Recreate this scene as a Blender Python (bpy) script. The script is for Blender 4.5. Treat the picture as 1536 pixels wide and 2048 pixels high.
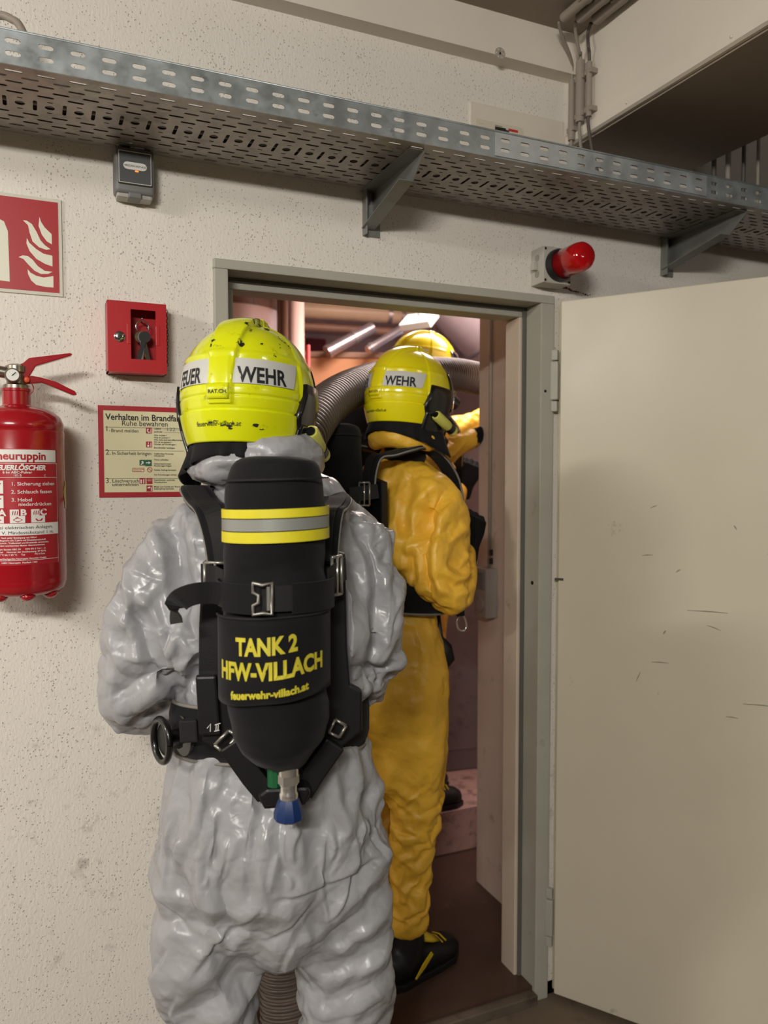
import bpy, bmesh, math, random
import numpy as np
from mathutils import Vector, Matrix, noise as mnoise
for o in list(bpy.data.objects): bpy.data.objects.remove(o)
S = bpy.context.scene; C = S.collection
PI = math.pi
# ------------------------------------------------------------------ camera
FPX = 1560.0; TH = math.radians(23.95); PT = math.atan((1024-950)/FPX)
CAM = Vector((0, -1.88, 1.56))
FW = Vector((math.sin(TH)*math.cos(PT), math.cos(TH)*math.cos(PT), -math.sin(PT)))
RT = Vector((math.cos(TH), -math.sin(TH), 0)); UP = RT.cross(FW)
cd = bpy.data.cameras.new('camera'); cam = bpy.data.objects.new('camera', cd); C.objects.link(cam)
cam.matrix_world = Matrix.Translation(CAM) @ Matrix((RT, UP, -FW)).transposed().to_4x4()
cd.sensor_fit = 'VERTICAL'; cd.sensor_height = 36; cd.lens = FPX*36/2048
cd.clip_start = .05; cd.dof.use_dof = True; cd.dof.focus_distance = 1.62; cd.dof.aperture_fstop = 3.4
S.camera = cam
# ------------------------------------------------------------------ world, lights, exposure
w = bpy.data.worlds.new('world'); S.world = w; w.use_nodes = True
w.node_tree.nodes['Background'].inputs[0].default_value = (.9, .86, .8, 1)
w.node_tree.nodes['Background'].inputs[1].default_value = .02
S.view_settings.view_transform = 'Standard'; S.view_settings.look = 'None'
S.view_settings.exposure = -0.14; S.view_settings.gamma = 1.0; S.view_settings.use_curve_mapping = False
def area(name, loc, target, sx, sy, power, col):
    l = bpy.data.lights.new(name, 'AREA'); l.shape = 'RECTANGLE'; l.size = sx; l.size_y = sy; l.energy = power; l.color = col
    o = bpy.data.objects.new(name, l); C.objects.link(o); o.location = loc
    o.rotation_euler = (Vector(target)-Vector(loc)).to_track_quat('-Z', 'Y').to_euler()
    return o
LAMPS_A = [((-1.0, -3.4, 2.60), 100), ((-2.45, -1.4, 2.60), 72), ((2.6, -4.1, 2.60), 12)]        # twin tube luminaires hung below the ceiling of the corridor
for (lx, ly, lz), pw in LAMPS_A:
    area('tube_light', (lx, ly+.10, lz-.03), (lx+.35, ly+1.5, lz-1.0), 1.15, .12, pw, (1, .955, .885))
area('plant_room_light', (1.75, 1.15, 2.62), (1.6, 1.0, 0), .9, .3, 42, (1, .82, .76))
area('plant_room_daylight', (2.75, 2.1, 2.2), (1.9, 1.9, 2.0), .5, .5, 22, (.62, .78, 1))
# ------------------------------------------------------------------ helpers
def at(px, py, y):
    d = FW + RT*((px-768)/FPX) + UP*((1024-py)/FPX)
    return CAM + d*((y-CAM.y)/d.y)
def atx(px, py, x):
    d = FW + RT*((px-768)/FPX) + UP*((1024-py)/FPX)
    return CAM + d*((x-CAM.x)/d.x)
def atz(px, py, z):
    d = FW + RT*((px-768)/FPX) + UP*((1024-py)/FPX)
    return CAM + d*((z-CAM.z)/d.z)
def atd(px, py, d_):
    return CAM + (FW + RT*((px-768)/FPX) + UP*((1024-py)/FPX))*d_
def lin(r, g, b):
    f = lambda c: c/12.92 if c <= .04045 else ((c+.055)/1.055)**2.4
    return (f(r/255), f(g/255), f(b/255), 1)
def nd(nt, t, **k):
    n = nt.nodes.new(t)
    for a, b in k.items():
        if a.startswith('i_'):
            key = a[2:]; key = int(key) if key.isdigit() else key.replace('_', ' ')
            n.inputs[key].default_value = b
        else: setattr(n, a, b)
    return n
MATS = {}
def mat(name, col, rough=.5, metal=0, var=0, vscale=8, bump=0, bscale=120, bdist=.002, dirt=None, dscale=6, dlo=.55, dhi=.75, coat=0, spec=.5, sheen=0, stretch=(1, 1, 1), rvar=0):
    if name in MATS: return MATS[name]
    m = bpy.data.materials.new(name); m.use_nodes = True; nt = m.node_tree; L = nt.links.new
    b = nt.nodes['Principled BSDF']; c = lin(*col)
    b.inputs['Base Color'].default_value = c; b.inputs['Roughness'].default_value = rough; b.inputs['Metallic'].default_value = metal
    b.inputs['Specular IOR Level'].default_value = spec; b.inputs['Coat Weight'].default_value = coat
    if sheen: b.inputs['Sheen Weight'].default_value = sheen
    tc = nd(nt, 'ShaderNodeTexCoord'); mp = nd(nt, 'ShaderNodeMapping'); mp.inputs['Scale'].default_value = stretch
    L(tc.outputs['Object'], mp.inputs[0]); out = None
    if var or rvar:
        n = nd(nt, 'ShaderNodeTexNoise', i_Scale=vscale, i_Detail=5.0, i_Roughness=.6); L(mp.outputs[0], n.inputs['Vector'])
    if var:
        h = nd(nt, 'ShaderNodeHueSaturation'); h.inputs['Color'].default_value = c
        mr = nd(nt, 'ShaderNodeMapRange', i_1=.25, i_2=.75, i_3=1-var, i_4=1+var); L(n.outputs['Fac'], mr.inputs[0]); L(mr.outputs[0], h.inputs['Value'])
        out = h.outputs[0]
    if rvar:
        mr = nd(nt, 'ShaderNodeMapRange', i_1=.3, i_2=.7, i_3=max(.03, rough-rvar), i_4=min(1, rough+rvar)); L(n.outputs['Fac'], mr.inputs[0]); L(mr.outputs[0], b.inputs['Roughness'])
    if dirt:
        n2 = nd(nt, 'ShaderNodeTexNoise', i_Scale=dscale, i_Detail=8.0, i_Roughness=.7); L(mp.outputs[0], n2.inputs['Vector'])
        m2 = nd(nt, 'ShaderNodeMapRange', i_1=dlo, i_2=dhi, i_3=0.0, i_4=1.0); L(n2.outputs['Fac'], m2.inputs[0])
        mx = nd(nt, 'ShaderNodeMix', data_type='RGBA'); mx.inputs['B'].default_value = lin(*dirt)
        L(m2.outputs[0], mx.inputs[0])
        if out: L(out, mx.inputs['A'])
        else: mx.inputs['A'].default_value = c
        out = mx.outputs['Result']
    if out: L(out, b.inputs['Base Color'])
    if bump:
        n3 = nd(nt, 'ShaderNodeTexNoise', i_Scale=bscale, i_Detail=3.0); L(mp.outputs[0], n3.inputs['Vector'])
        bp = nd(nt, 'ShaderNodeBump', i_Strength=bump, i_Distance=bdist); L(n3.outputs['Fac'], bp.inputs['Height']); L(bp.outputs[0], b.inputs['Normal'])
    MATS[name] = m; return m
def plaster(name, col, pits=True, smudge=None):
    m = mat(name, col, .75, var=.03, vscale=3); nt = m.node_tree; L = nt.links.new; b = nt.nodes['Principled BSDF']
    tc = nd(nt, 'ShaderNodeTexCoord'); src = b.inputs['Base Color'].links[0].from_socket
    v = nd(nt, 'ShaderNodeTexVoronoi', i_Scale=130.0); L(tc.outputs['Object'], v.inputs['Vector'])
    big = nd(nt, 'ShaderNodeTexNoise', i_Scale=9.0, i_Detail=3.0); L(tc.outputs['Object'], big.inputs['Vector'])
    thr = nd(nt, 'ShaderNodeMapRange', i_1=.3, i_2=.7, i_3=.12, i_4=.29); L(big.outputs['Fac'], thr.inputs[0])
    sub = nd(nt, 'ShaderNodeMath', operation='SUBTRACT'); L(thr.outputs[0], sub.inputs[0]); L(v.outputs['Distance'], sub.inputs[1])
    pit = nd(nt, 'ShaderNodeMapRange', i_1=0.0, i_2=.12, i_3=0.0, i_4=1.0); L(sub.outputs[0], pit.inputs[0])
    mx = nd(nt, 'ShaderNodeMix', data_type='RGBA'); mx.inputs['B'].default_value = lin(150, 138, 122)
    sc = nd(nt, 'ShaderNodeMath', operation='MULTIPLY', i_1=.6); L(pit.outputs[0], sc.inputs[0]); L(sc.outputs[0], mx.inputs[0]); L(src, mx.inputs['A']); out = mx.outputs['Result']
    if smudge:
        # scuffs on the lower part of the wall, about knee and hip height
        sep = nd(nt, 'ShaderNodeSeparateXYZ'); L(tc.outputs['Object'], sep.inputs[0])
        lo = nd(nt, 'ShaderNodeMapRange', i_1=smudge[0], i_2=smudge[1], i_3=0.0, i_4=1.0, interpolation_type='SMOOTHSTEP'); L(sep.outputs['Z'], lo.inputs[0])
        hi = nd(nt, 'ShaderNodeMapRange', i_1=smudge[2], i_2=smudge[3], i_3=1.0, i_4=0.0, interpolation_type='SMOOTHSTEP'); L(sep.outputs['Z'], hi.inputs[0])
        n = nd(nt, 'ShaderNodeTexNoise', i_Scale=19.0, i_Detail=7.0, i_Roughness=.7); L(tc.outputs['Object'], n.inputs['Vector'])
        nm = nd(nt, 'ShaderNodeMapRange', i_1=.565, i_2=.76, i_3=0.0, i_4=.75); L(n.outputs['Fac'], nm.inputs[0])
        a = nd(nt, 'ShaderNodeMath', operation='MULTIPLY'); L(lo.outputs[0], a.inputs[0]); L(hi.outputs[0], a.inputs[1])
        a2 = nd(nt, 'ShaderNodeMath', operation='MULTIPLY'); L(a.outputs[0], a2.inputs[0]); L(nm.outputs[0], a2.inputs[1])
        m3 = nd(nt, 'ShaderNodeMix', data_type='RGBA'); m3.inputs['B'].default_value = lin(112, 104, 96); L(a2.outputs[0], m3.inputs[0]); L(out, m3.inputs['A']); out = m3.outputs['Result']
    L(out, b.inputs['Base Color'])
    fine = nd(nt, 'ShaderNodeTexNoise', i_Scale=170.0, i_Detail=2.0); mp = nd(nt, 'ShaderNodeMapping'); mp.inputs['Scale'].default_value = (1, 1, .55)
    L(tc.outputs['Object'], mp.inputs[0]); L(mp.outputs[0], fine.inputs['Vector'])
    ad = nd(nt, 'ShaderNodeMath', operation='MULTIPLY_ADD', i_1=-1.6); L(pit.outputs[0], ad.inputs[0]); L(fine.outputs['Fac'], ad.inputs[2])
    bp = nd(nt, 'ShaderNodeBump', i_Strength=.55, i_Distance=.0022); L(ad.outputs[0], bp.inputs['Height']); L(bp.outputs[0], b.inputs['Normal'])
    return m
class MB:
    def __init__(s): s.v = []; s.f = []
    def add(s, vs, fs, M=None):
        n = len(s.v)
        s.v += [tuple(M @ Vector(p)) if M else tuple(p) for p in vs]; s.f += [tuple(i+n for i in f) for f in fs]; return s
    def box(s, x0, x1, y0, y1, z0, z1, M=None):
        vs = [(x, y, z) for z in (z0, z1) for y in (y0, y1) for x in (x0, x1)]
        return s.add(vs, [(0, 2, 3, 1), (4, 5, 7, 6), (0, 1, 5, 4), (2, 6, 7, 3), (0, 4, 6, 2), (1, 3, 7, 5)], M)
    def tube(s, pts, r, n=12, cap=True, M=None, flat=None):
        pts = [Vector(p) for p in pts]; k = len(pts); rs = r if isinstance(r, (list, tuple)) else [r]*k
        vs = []; ref = None
        for i, p in enumerate(pts):
            t = (pts[min(i+1, k-1)]-pts[max(i-1, 0)]).normalized()
            if ref is None:
                ref = Vector((0, 0, 1)) if abs(t.z) < .9 else Vector((1, 0, 0))
                if flat: ref = Vector(flat)
            a = (ref - t*ref.dot(t)).normalized(); bb = t.cross(a); ref = a
            R = rs[i]; ra, rb = R if isinstance(R, (tuple, list)) else (R, R)
            for j in range(n):
                q = 2*PI*j/n; vs.append(p + a*math.cos(q)*ra + bb*math.sin(q)*rb)
        fs = [(i*n+j, i*n+(j+1) % n, (i+1)*n+(j+1) % n, (i+1)*n+j) for i in range(k-1) for j in range(n)]
        if cap: fs += [tuple(range(n))[::-1], tuple((k-1)*n+j for j in range(n))]
        return s.add(vs, fs, M)
    def lathe(s, prof, n=32, M=None, cap=True):     # profile of (r, z) about local z
        vs = [(r*math.cos(2*PI*j/n), r*math.sin(2*PI*j/n), z) for r, z in prof for j in range(n)]; k = len(prof)
        fs = [(i*n+j, i*n+(j+1) % n, (i+1)*n+(j+1) % n, (i+1)*n+j) for i in range(k-1) for j in range(n)]
        if cap: fs += [tuple(range(n))[::-1], tuple((k-1)*n+j for j in range(n))]
        return s.add(vs, fs, M)
    def prism(s, poly, a, b, M=None, plane='xz'):     # polygon extruded from a to b along the third axis
        n = len(poly)
        mk = {'xz': lambda p, h: (p[0], h, p[1]), 'xy': lambda p, h: (p[0], p[1], h), 'yz': lambda p, h: (h, p[0], p[1])}[plane]
        vs = [mk(p, a) for p in poly]+[mk(p, b) for p in poly]
        fs = [tuple(range(n)), tuple(range(2*n-1, n-1, -1))]+[(i, n+i, n+(i+1) % n, (i+1) % n) for i in range(n)]
        return s.add(vs, fs, M)
    def ribbon(s, pts, ups, w, t, M=None):            # flat strap: width w along 'ups', thickness t
        pts = [Vector(p) for p in pts]; k = len(pts); vs = []
        for i, p in enumerate(pts):
            tg = (pts[min(i+1, k-1)]-pts[max(i-1, 0)]).normalized(); u = Vector(ups[i] if isinstance(ups, list) else ups)
            u = (u-tg*u.dot(tg)).normalized(); nn = tg.cross(u); W = w[i] if isinstance(w, list) else w
            vs += [p+u*W/2+nn*t/2, p-u*W/2+nn*t/2, p-u*W/2-nn*t/2, p+u*W/2-nn*t/2]
        fs = [(i*4+j, i*4+(j+1) % 4, (i+1)*4+(j+1) % 4, (i+1)*4+j) for i in range(k-1) for j in range(4)]+[(3, 2, 1, 0), tuple((k-1)*4+j for j in range(4))]
        return s.add(vs, fs, M)
    def build(s, name, m, parent=None, smooth=False, bevel=0, seg=2, auto=None, **tags):
        me = bpy.data.meshes.new(name); me.from_pydata(s.v, [], s.f)
        bm = bmesh.new(); bm.from_mesh(me); bmesh.ops.recalc_face_normals(bm, faces=bm.faces)
        if bevel: bmesh.ops.bevel(bm, geom=[e for e in bm.edges if e.is_manifold and e.calc_face_angle(0) > .5], offset=bevel, segments=seg, affect='EDGES', profile=.6, clamp_overlap=True)
        bm.to_mesh(me); bm.free()
        return mkobj(name, me, m, parent, smooth, auto, **tags)
def mkobj(name, me, m, parent=None, smooth=False, auto=None, **tags):
    me.materials.clear(); me.materials.append(MATS[m] if isinstance(m, str) else m)
    if smooth or auto:
        me.polygons.foreach_set('use_smooth', [True]*len(me.polygons))
        if auto: me.set_sharp_from_angle(angle=math.radians(auto))
    o = bpy.data.objects.new(name, me); C.objects.link(o)
    if parent: o.parent = parent
    for k, v in tags.items(): o[{'cat': 'category'}.get(k, k)] = v
    return o
def thing(name, label, cat, loc=(0, 0, 0), rz=0, group=None):
    o = bpy.data.objects.new(name, None); C.objects.link(o); o.location = loc; o.rotation_euler = (0, 0, rz); o.empty_display_size = .1
    o['label'] = label; o['category'] = cat
    if group: o['group'] = group
    return o
def text_geo(txt, size, bold=0, align='LEFT', sx=1, spacing=1, res=3):
    cu = bpy.data.curves.new('t', 'FONT'); cu.body = txt; cu.size = size; cu.offset = bold; cu.align_x = align; cu.resolution_u = res; cu.space_character = spacing
    o = bpy.data.objects.new('t', cu); C.objects.link(o); dg = bpy.context.evaluated_depsgraph_get()
    me = bpy.data.meshes.new_from_object(o.evaluated_get(dg)); bpy.data.objects.remove(o); bpy.data.curves.remove(cu)
    vs = [(v.co.x*sx, v.co.y) for v in me.vertices]; fs = [tuple(p.vertices) for p in me.polygons]; bpy.data.meshes.remove(me); return vs, fs
def wall_text(mb, txt, x, z, size, y, bold=0, align='LEFT', sx=1, spacing=1):
    vs, fs = text_geo(txt, size, bold, align, sx, spacing); mb.add([(x+a, y, z+b) for a, b in vs], fs)
def smoothpath(pts, n=8):
    pts = [Vector(p) for p in pts]; out = []
    for i in range(len(pts)-1):
        p0 = pts[max(i-1, 0)]; p1 = pts[i]; p2 = pts[i+1]; p3 = pts[min(i+2, len(pts)-1)]
        for k in range(n):
            t = k/n; out.append(.5*((2*p1)+(p2-p0)*t+(2*p0-5*p1+4*p2-p3)*t*t+(3*p1-p0-3*p2+p3)*t**3))
    return out+[pts[-1]]
def frame_m(o, x, y, z):
    return Matrix.Translation(Vector(o)) @ Matrix((Vector(x).normalized(), Vector(y).normalized(), Vector(z).normalized())).transposed().to_4x4()
def axis_m(o, z):
    return Matrix.Translation(Vector(o)) @ Vector(z).to_track_quat('Z', 'Y').to_matrix().to_4x4()
# ------------------------------------------------------------------ materials
plaster('wall_paint', (229, 223, 213), smudge=(.3, .55, .8, 1.2))
mat('smooth_paint', (222, 213, 198), .7, var=.04, vscale=5, dirt=(170, 158, 140), dscale=7, dlo=.68, dhi=.85, bump=.2, bscale=60)
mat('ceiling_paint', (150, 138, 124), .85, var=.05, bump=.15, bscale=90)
mat('beam_paint', (226, 218, 204), .7, var=.04, vscale=4, dirt=(120, 106, 92), dscale=40, dlo=.74, dhi=.78)
mat('frame_paint', (172, 170, 158), .5, var=.06, vscale=7, dirt=(118, 110, 96), dscale=11, dlo=.62, dhi=.82)
mat('seal_rubber', (92, 92, 86), .6)
mat('door_paint', (211, 203, 182), .34, var=.035, vscale=2.2, dirt=(150, 146, 128), dscale=9, dlo=.66, dhi=.74, rvar=.06)
mat('edge_paint', (190, 180, 152), .5, var=.05)
mat('scuff', (150, 141, 122), .6)
mat('floor_concrete', (112, 98, 82), .6, var=.15, vscale=5, dirt=(60, 50, 42), dscale=9, bump=.2, bscale=70)
mat('floor_inner', (74, 54, 44), .38, var=.2, vscale=6, dirt=(120, 84, 76), dscale=5, dlo=.6, dhi=.72, bump=.2, bscale=60)
mat('inner_plaster', (214, 190, 178), .75, var=.06, vscale=4, dirt=(150, 125, 112), dscale=8, dlo=.6, dhi=.8)
mat('stub_plaster', (196, 178, 164), .7, var=.06, vscale=5, dirt=(128, 112, 100), dscale=9, dlo=.58, dhi=.78)
mat('reveal_paint', (206, 190, 172), .5, var=.05, dirt=(140, 126, 110), dscale=14, dlo=.62, dhi=.8)
def slab(name, dims, m, **t):
    return MB().box(*dims).build(name, m, kind='structure', **t)
# ------------------------------------------------------------------ corridor shell
FX0, FX1, FZ = .390, 1.364, 2.072        # outside of the door frame
CX0, CX1, CZ = .4538, 1.297, 2.0216      # clear opening
mb = MB(); mb.box(-3.2, FX0, 0, .12, 0, 2.9); mb.box(FX1, 4.6, 0, .12, 0, 2.9); mb.box(FX0, FX1, 0, .12, FZ, 2.9)
mb.build('wall_back', 'wall_paint', kind='structure')
mat('side_paint', (128, 122, 114), .8, var=.04); slab('wall_left', (-3.3, -3.2, -5.2, .12, 0, 2.9), 'side_paint'); slab('wall_right', (4.6, 4.7, -5.2, .12, 0, 2.9), 'side_paint')
slab('wall_rear', (-3.2, 4.6, -5.3, -5.2, 0, 2.9), 'side_paint')
slab('floor', (-3.2, 4.6, -5.2, 0.0, -.1, 0), 'floor_concrete')
CEIL = 2.79
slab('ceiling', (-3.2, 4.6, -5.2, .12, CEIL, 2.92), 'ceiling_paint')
# fascia along the wall under the ceiling, and the downstand beam that meets it
BX0, BX1, BZ = 1.41, 1.865, 2.50
mb = MB(); mb.box(-3.2, BX0, -.05, 0, 2.68, CEIL); mb.build('trim_fascia', 'beam_paint', kind='structure')
mb = MB(); mb.box(BX1, 4.6, -.05, 0, 2.68, CEIL); mb.build('trim_fascia', 'beam_paint', kind='structure')
mb = MB(); mb.box(BX0, BX1, -5.2, 0, BZ+.0, CEIL)
bo = mb.build('ceiling_beam', 'beam_paint', bevel=.004, kind='structure')
mat('beam_soffit_shade', (150, 138, 124), .85, var=.05)  # darker than the beam's own paint: shade of the underside put into the colour
MB().box(BX0+.012, BX1-.012, -5.19, -.003, BZ-.006, BZ).build('soffit_shade_panel', 'beam_soffit_shade', bo)  # thin added sheet carrying the painted shade below the beam
mb = MB(); mb.prism([(0, 0), (-.008, .004), (-.008, .03), (0, .034)], -5.19, -.003, Matrix.Translation((BX0, 0, BZ-.002)), 'xz')
mb.build('edge_strip', 'beam_paint', bo)
for i in range(14):
    MB().lathe([(.0045, 0), (.0035, .002), (0.001, .003)], 10, axis_m((BX0-.008, -.26-i*.33, BZ+.015), (-1, 0, 0))).build('screw', 'beam_paint', bo, smooth=True)
# ------------------------------------------------------------------ door frame, threshold, door leaf
fr = bpy.data.objects.new('trim_door_frame', None); C.objects.link(fr); fr['kind'] = 'structure'
def jamb(name, xa, xb, m, y0, y1, ztop=None):
    MB().box(min(xa, xb), max(xa, xb), y0, y1, 0, ztop).build(name, m, fr, bevel=.003)
RB = .065; JL = FX0+.034; JR = 1.318; HZ = 2.0486      # rebate depth and the inner edges of the frame's face
jamb('jamb', FX0, JL, 'frame_paint', -.014, .138, HZ); jamb('jamb', JR, FX1, 'frame_paint', -.014, .138, HZ)
MB().box(FX0, FX1, -.014, .138, HZ, FZ).build('head_jamb', 'frame_paint', fr, bevel=.003)
jamb('stop', JL, CX0, 'frame_paint', RB, .138, CZ); jamb('stop', CX1, JR, 'reveal_paint', RB, .138, CZ)
MB().box(JL, JR, RB, .138, CZ, HZ).build('head_stop', 'frame_paint', fr, bevel=.003)
def seal(x0, x1, z0, z1): MB().box(x0, x1, RB-.008, RB, z0, z1).build('seal', 'seal_rubber', fr, bevel=.002)
seal(JL, JL+.012, 0, HZ); seal(JR-.012, JR, 0, HZ); seal(JL+.012, JR-.012, HZ-.011, HZ)
MB().lathe([(.006, 0), (.006, .001)], 14, axis_m((JR-.0004, .018, 1.245), (-1, 0, 0))).build('lock_hole', mat('black_hole', (12, 11, 10), .9), fr)
MB().lathe([(.004, 0), (.004, .001)], 14, axis_m((FX1-.03, -.0142, 1.80), (0, -1, 0))).build('screw_hole', 'black_hole', fr)
MB().box(JL, JR, -.03, .15, -.002, .03).build('threshold', mat('threshold_metal', (120, 110, 96), .45, .5, var=.2, vscale=12, dirt=(60, 52, 44), dscale=14), fr, bevel=.004)
HX, HY = 1.372, -.026; DA = math.atan2(-.827, .562)
dr = bpy.data.objects.new('door_1', None); C.objects.link(dr); dr.location = (HX, HY, 0); dr.rotation_euler = (0, 0, DA); dr['kind'] = 'structure'
# local: x along the leaf from the hinge, -y is the face turned to the corridor's left
MB().box(.004, .90, 0, .042, .02, 2.055).build('leaf', 'door_paint', dr, bevel=.003)
MB().box(-.008, .012, .020, .030, .02, 2.05).build('rebate_edge', 'edge_paint', dr, bevel=.002)
def hinge(z):
    h = MB().box(-.022, .0, -.012, .006, z-.055, z+.055); hb = h.build('hinge', 'frame_paint', dr, bevel=.004)
    for k in (-1, 1): MB().box(-.020, -.002, -.010, .005, z+k*.058-(.03 if k < 0 else 0), z+k*.058+(.03 if k > 0 else 0)).build('hinge_knuckle', 'frame_paint', hb, bevel=.003)
    MB().box(-.05, -.022, -.006, .0, z-.06, z+.06).build('hinge_plate', 'frame_paint', hb, bevel=.002)
hinge(1.83); hinge(.25)
def stroke(mb, pts, w, y, tap=True):                 # hand-scraped mark on the door face
    k = len(pts); mb.ribbon([(x, y, z) for x, z in pts], (0, 0, 1) if abs(pts[-1][0]-pts[0][0]) > abs(pts[-1][1]-pts[0][1]) else (1, 0, 0), [w*(.4 if i in (0, k-1) else 1) for i in range(k)], .0006)
for (x, z, w, l, a) in [(.36, 1.20, .0035, .10, .02), (.41, 1.165, .003, .035, -.3), (.30, 1.13, .005, .012, 1), (.33, 1.30, .004, .014, .6), (.24, 1.34, .003, .03, .1), (.47, 1.43, .004, .012, -1), (.26, 1.47, .003, .02, .4), (.50, .97, .003, .08, .05), (.46, .93, .003, .03, 0), (.23, .99, .003, .03, 1.2), (.27, 1.05, .003, .045, .05), (.55, 1.36, .0035, .012, .8)]:
    m_ = MB(); stroke(m_, [(x, z), (x+l*.5*math.cos(a), z+l*.5*math.sin(a)+.001), (x+l*math.cos(a), z+l*math.sin(a))], w, -.0004); m_.build('scuff_mark', 'scuff', dr)
MB().box(-.006, .02, -.001, .0, 1.255, 1.262).build('catch_pin', mat('steel', (150, 150, 148), .3, 1), dr)
mb = MB()                                             # chipped red paint above the frame
for i in range(16):
    x = 1.372+i*.0085; z = 2.105+.012*math.exp(-((i-2)/2.2)**2)-.0011*i+random.Random(i).uniform(-.002, .002); r = (.006, .004, .009, .012, .009, .006, .005, .006, .004, .005, .004, .003, .003, .005, .003, .003)[i]
    rr = random.Random(50+i); mb.prism([(x+r*rr.uniform(.6, 1.2)*math.cos(q), z+.6*r*rr.uniform(.6, 1.2)*math.sin(q)) for q in [k*PI/4 for k in range(8)]], -.0008, .0)
mb.build('paint_chip', mat('old_red', (96, 32, 26), .7), bpy.data.objects['wall_back'])
# ------------------------------------------------------------------ plant room behind the door
IZ = .04
slab('floor_inner', (-.6, 3.6, 0.0, 4.6, -.1, IZ), 'floor_inner')
slab('ceiling_inner', (-.6, 3.6, .12, 4.6, 2.78, 2.86), 'inner_plaster')
slab('wall_inner_left', (-.7, -.6, .12, 4.6, 0, 2.86), 'inner_plaster'); slab('wall_inner_right', (3.6, 3.7, .12, 4.6, 0, 2.86), 'inner_plaster')
slab('wall_inner_back', (-.6, 3.6, 4.6, 4.7, 0, 2.86), 'inner_plaster')
slab('wall_inner_stub', (1.477, 2.3, .121, .59, IZ, 2.78), 'stub_plaster')
# ------------------------------------------------------------------ things on the wall
mat('galvanised', (164, 171, 173), .42, .6, var=.22, vscale=26, dirt=(84, 84, 82), dscale=16, dlo=.6, dhi=.8, rvar=.12)
mat('galvanised_bright', (192, 199, 201), .38, .6, var=.18, vscale=26, dirt=(120, 122, 122), dscale=16, dlo=.62, dhi=.8, rvar=.1)
mat('galvanised_dull', (158, 152, 144), .42, .55, var=.25, vscale=18, dirt=(96, 90, 82), dscale=12, dlo=.52, dhi=.8)
mat('bracket_steel', (128, 129, 125), .45, .3, var=.2, vscale=14)
def ring_cell(vs, fs, x0, x1, y0, y1, hole):
    cx = sum(p[0] for p in hole)/len(hole); cy = sum(p[1] for p in hole)/len(hole); n = len(hole); rect = []
    def on_rect(x, y):
        dx, dy = x-cx, y-cy; t = min(((x1-cx)/dx if dx > 1e-9 else (x0-cx)/dx if dx < -1e-9 else 9e9), ((y1-cy)/dy if dy > 1e-9 else (y0-cy)/dy if dy < -1e-9 else 9e9))
        return [cx+dx*t, cy+dy*t]
    rect = [on_rect(*p) for p in hole]
    for c in ((x0, y0), (x1, y0), (x1, y1), (x0, y1)):        # snap the nearest rim point to each corner
        k = min(range(n), key=lambda i: abs(math.atan2(math.sin(math.atan2(rect[i][1]-cy, rect[i][0]-cx)-math.atan2(c[1]-cy, c[0]-cx)), math.cos(math.atan2(rect[i][1]-cy, rect[i][0]-cx)-math.atan2(c[1]-cy, c[0]-cx)))))
        rect[k] = list(c)
    b = len(vs); vs += [tuple(p) for p in hole]+[tuple(p) for p in rect]
    fs += [(b+i, b+(i+1) % n, b+n+(i+1) % n, b+n+i) for i in range(n)]
def slot(cx, cy, l, h, n=3):
    r = h/2; a = l/2-r; P = []
    for sgn, q0 in ((1, -PI/2), (-1, PI/2)):
        for k in range(n+1): P.append((cx+sgn*a+r*math.cos(q0+PI*k/n), cy+r*math.sin(q0+PI*k/n)))
    return P
def vslot(cx, cy, l, h, n=3): return [(cx-(y-cy), cy+(x-cx)) for x, y in slot(cx, cy, l, h, n)]
def oval(cx, cy, a, b, n=12): return [(cx+a*math.cos(2*PI*k/n), cy+b*math.sin(2*PI*k/n)) for k in range(n)]
TY0, TY1, TZ, TH_ = -.315, -.015, 2.287, .060
tray = thing('cable_tray', 'long perforated galvanised cable tray running across the wall above the door', 'cable tray', (-.7, 0, TZ))
TL = 4.2; PITCH = .054; NC = int(TL/PITCH)
def plate(rows, fn, name, m):
    vs, fs = [], []
    for (y0, y1, kind, off, l, h) in rows:
        if kind == 'plain': vs_ = len(vs); vs += [(0, y0), (NC*PITCH, y0), (NC*PITCH, y1), (0, y1)]; fs.append((vs_, vs_+1, vs_+2, vs_+3)); continue
        for c in range(NC):
            x0 = c*PITCH; x1 = x0+PITCH
            if kind == 'slot':
                if off:      # staggered row: cells shifted by half a pitch
                    x0 += PITCH/2; x1 += PITCH/2
                ring_cell(vs, fs, x0, x1, y0, y1, slot((x0+x1)/2, (y0+y1)/2, l, h))
            elif kind == 'mid':
                xm = x0+.016; ym = (y0+y1)/2
                ring_cell(vs, fs, x0, xm, y0, y1, vslot((x0+xm)/2, ym, l, h)); q = (y1-y0)
                ring_cell(vs, fs, xm, x1, y0, y0+q*.24, slot((xm+x1)/2, y0+q*.15, .011, .004, 3)); ring_cell(vs, fs, xm, x1, y1-q*.24, y1, slot((xm+x1)/2, y1-q*.15, .011, .004, 3))
                ring_cell(vs, fs, xm, x1, y0+q*.24, y1-q*.24, oval((xm+x1)/2, ym, .0095, .0095))
    me = bpy.data.meshes.new(name); me.from_pydata([fn(*p) for p in vs], [], fs); me.update()
    o = mkobj(name, me, m, tray); sm = o.modifiers.new('thickness', 'SOLIDIFY'); sm.thickness = .0014; sm.offset = 0
    return o
rows = [(0, .012, 'plain', 0, 0, 0)]; y = .012
for i in range(5): rows.append((y, y+.0208, 'slot', i % 2, .031, .0068)); y += .0208
rows.append((y, y+.068, 'mid', 0, .046, .0075)); y += .068
for i in range(5): rows.append((y, y+.0208, 'slot', (i+1) % 2, .031, .0068)); y += .0208
rows.append((y, .30, 'plain', 0, 0, 0))
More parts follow.
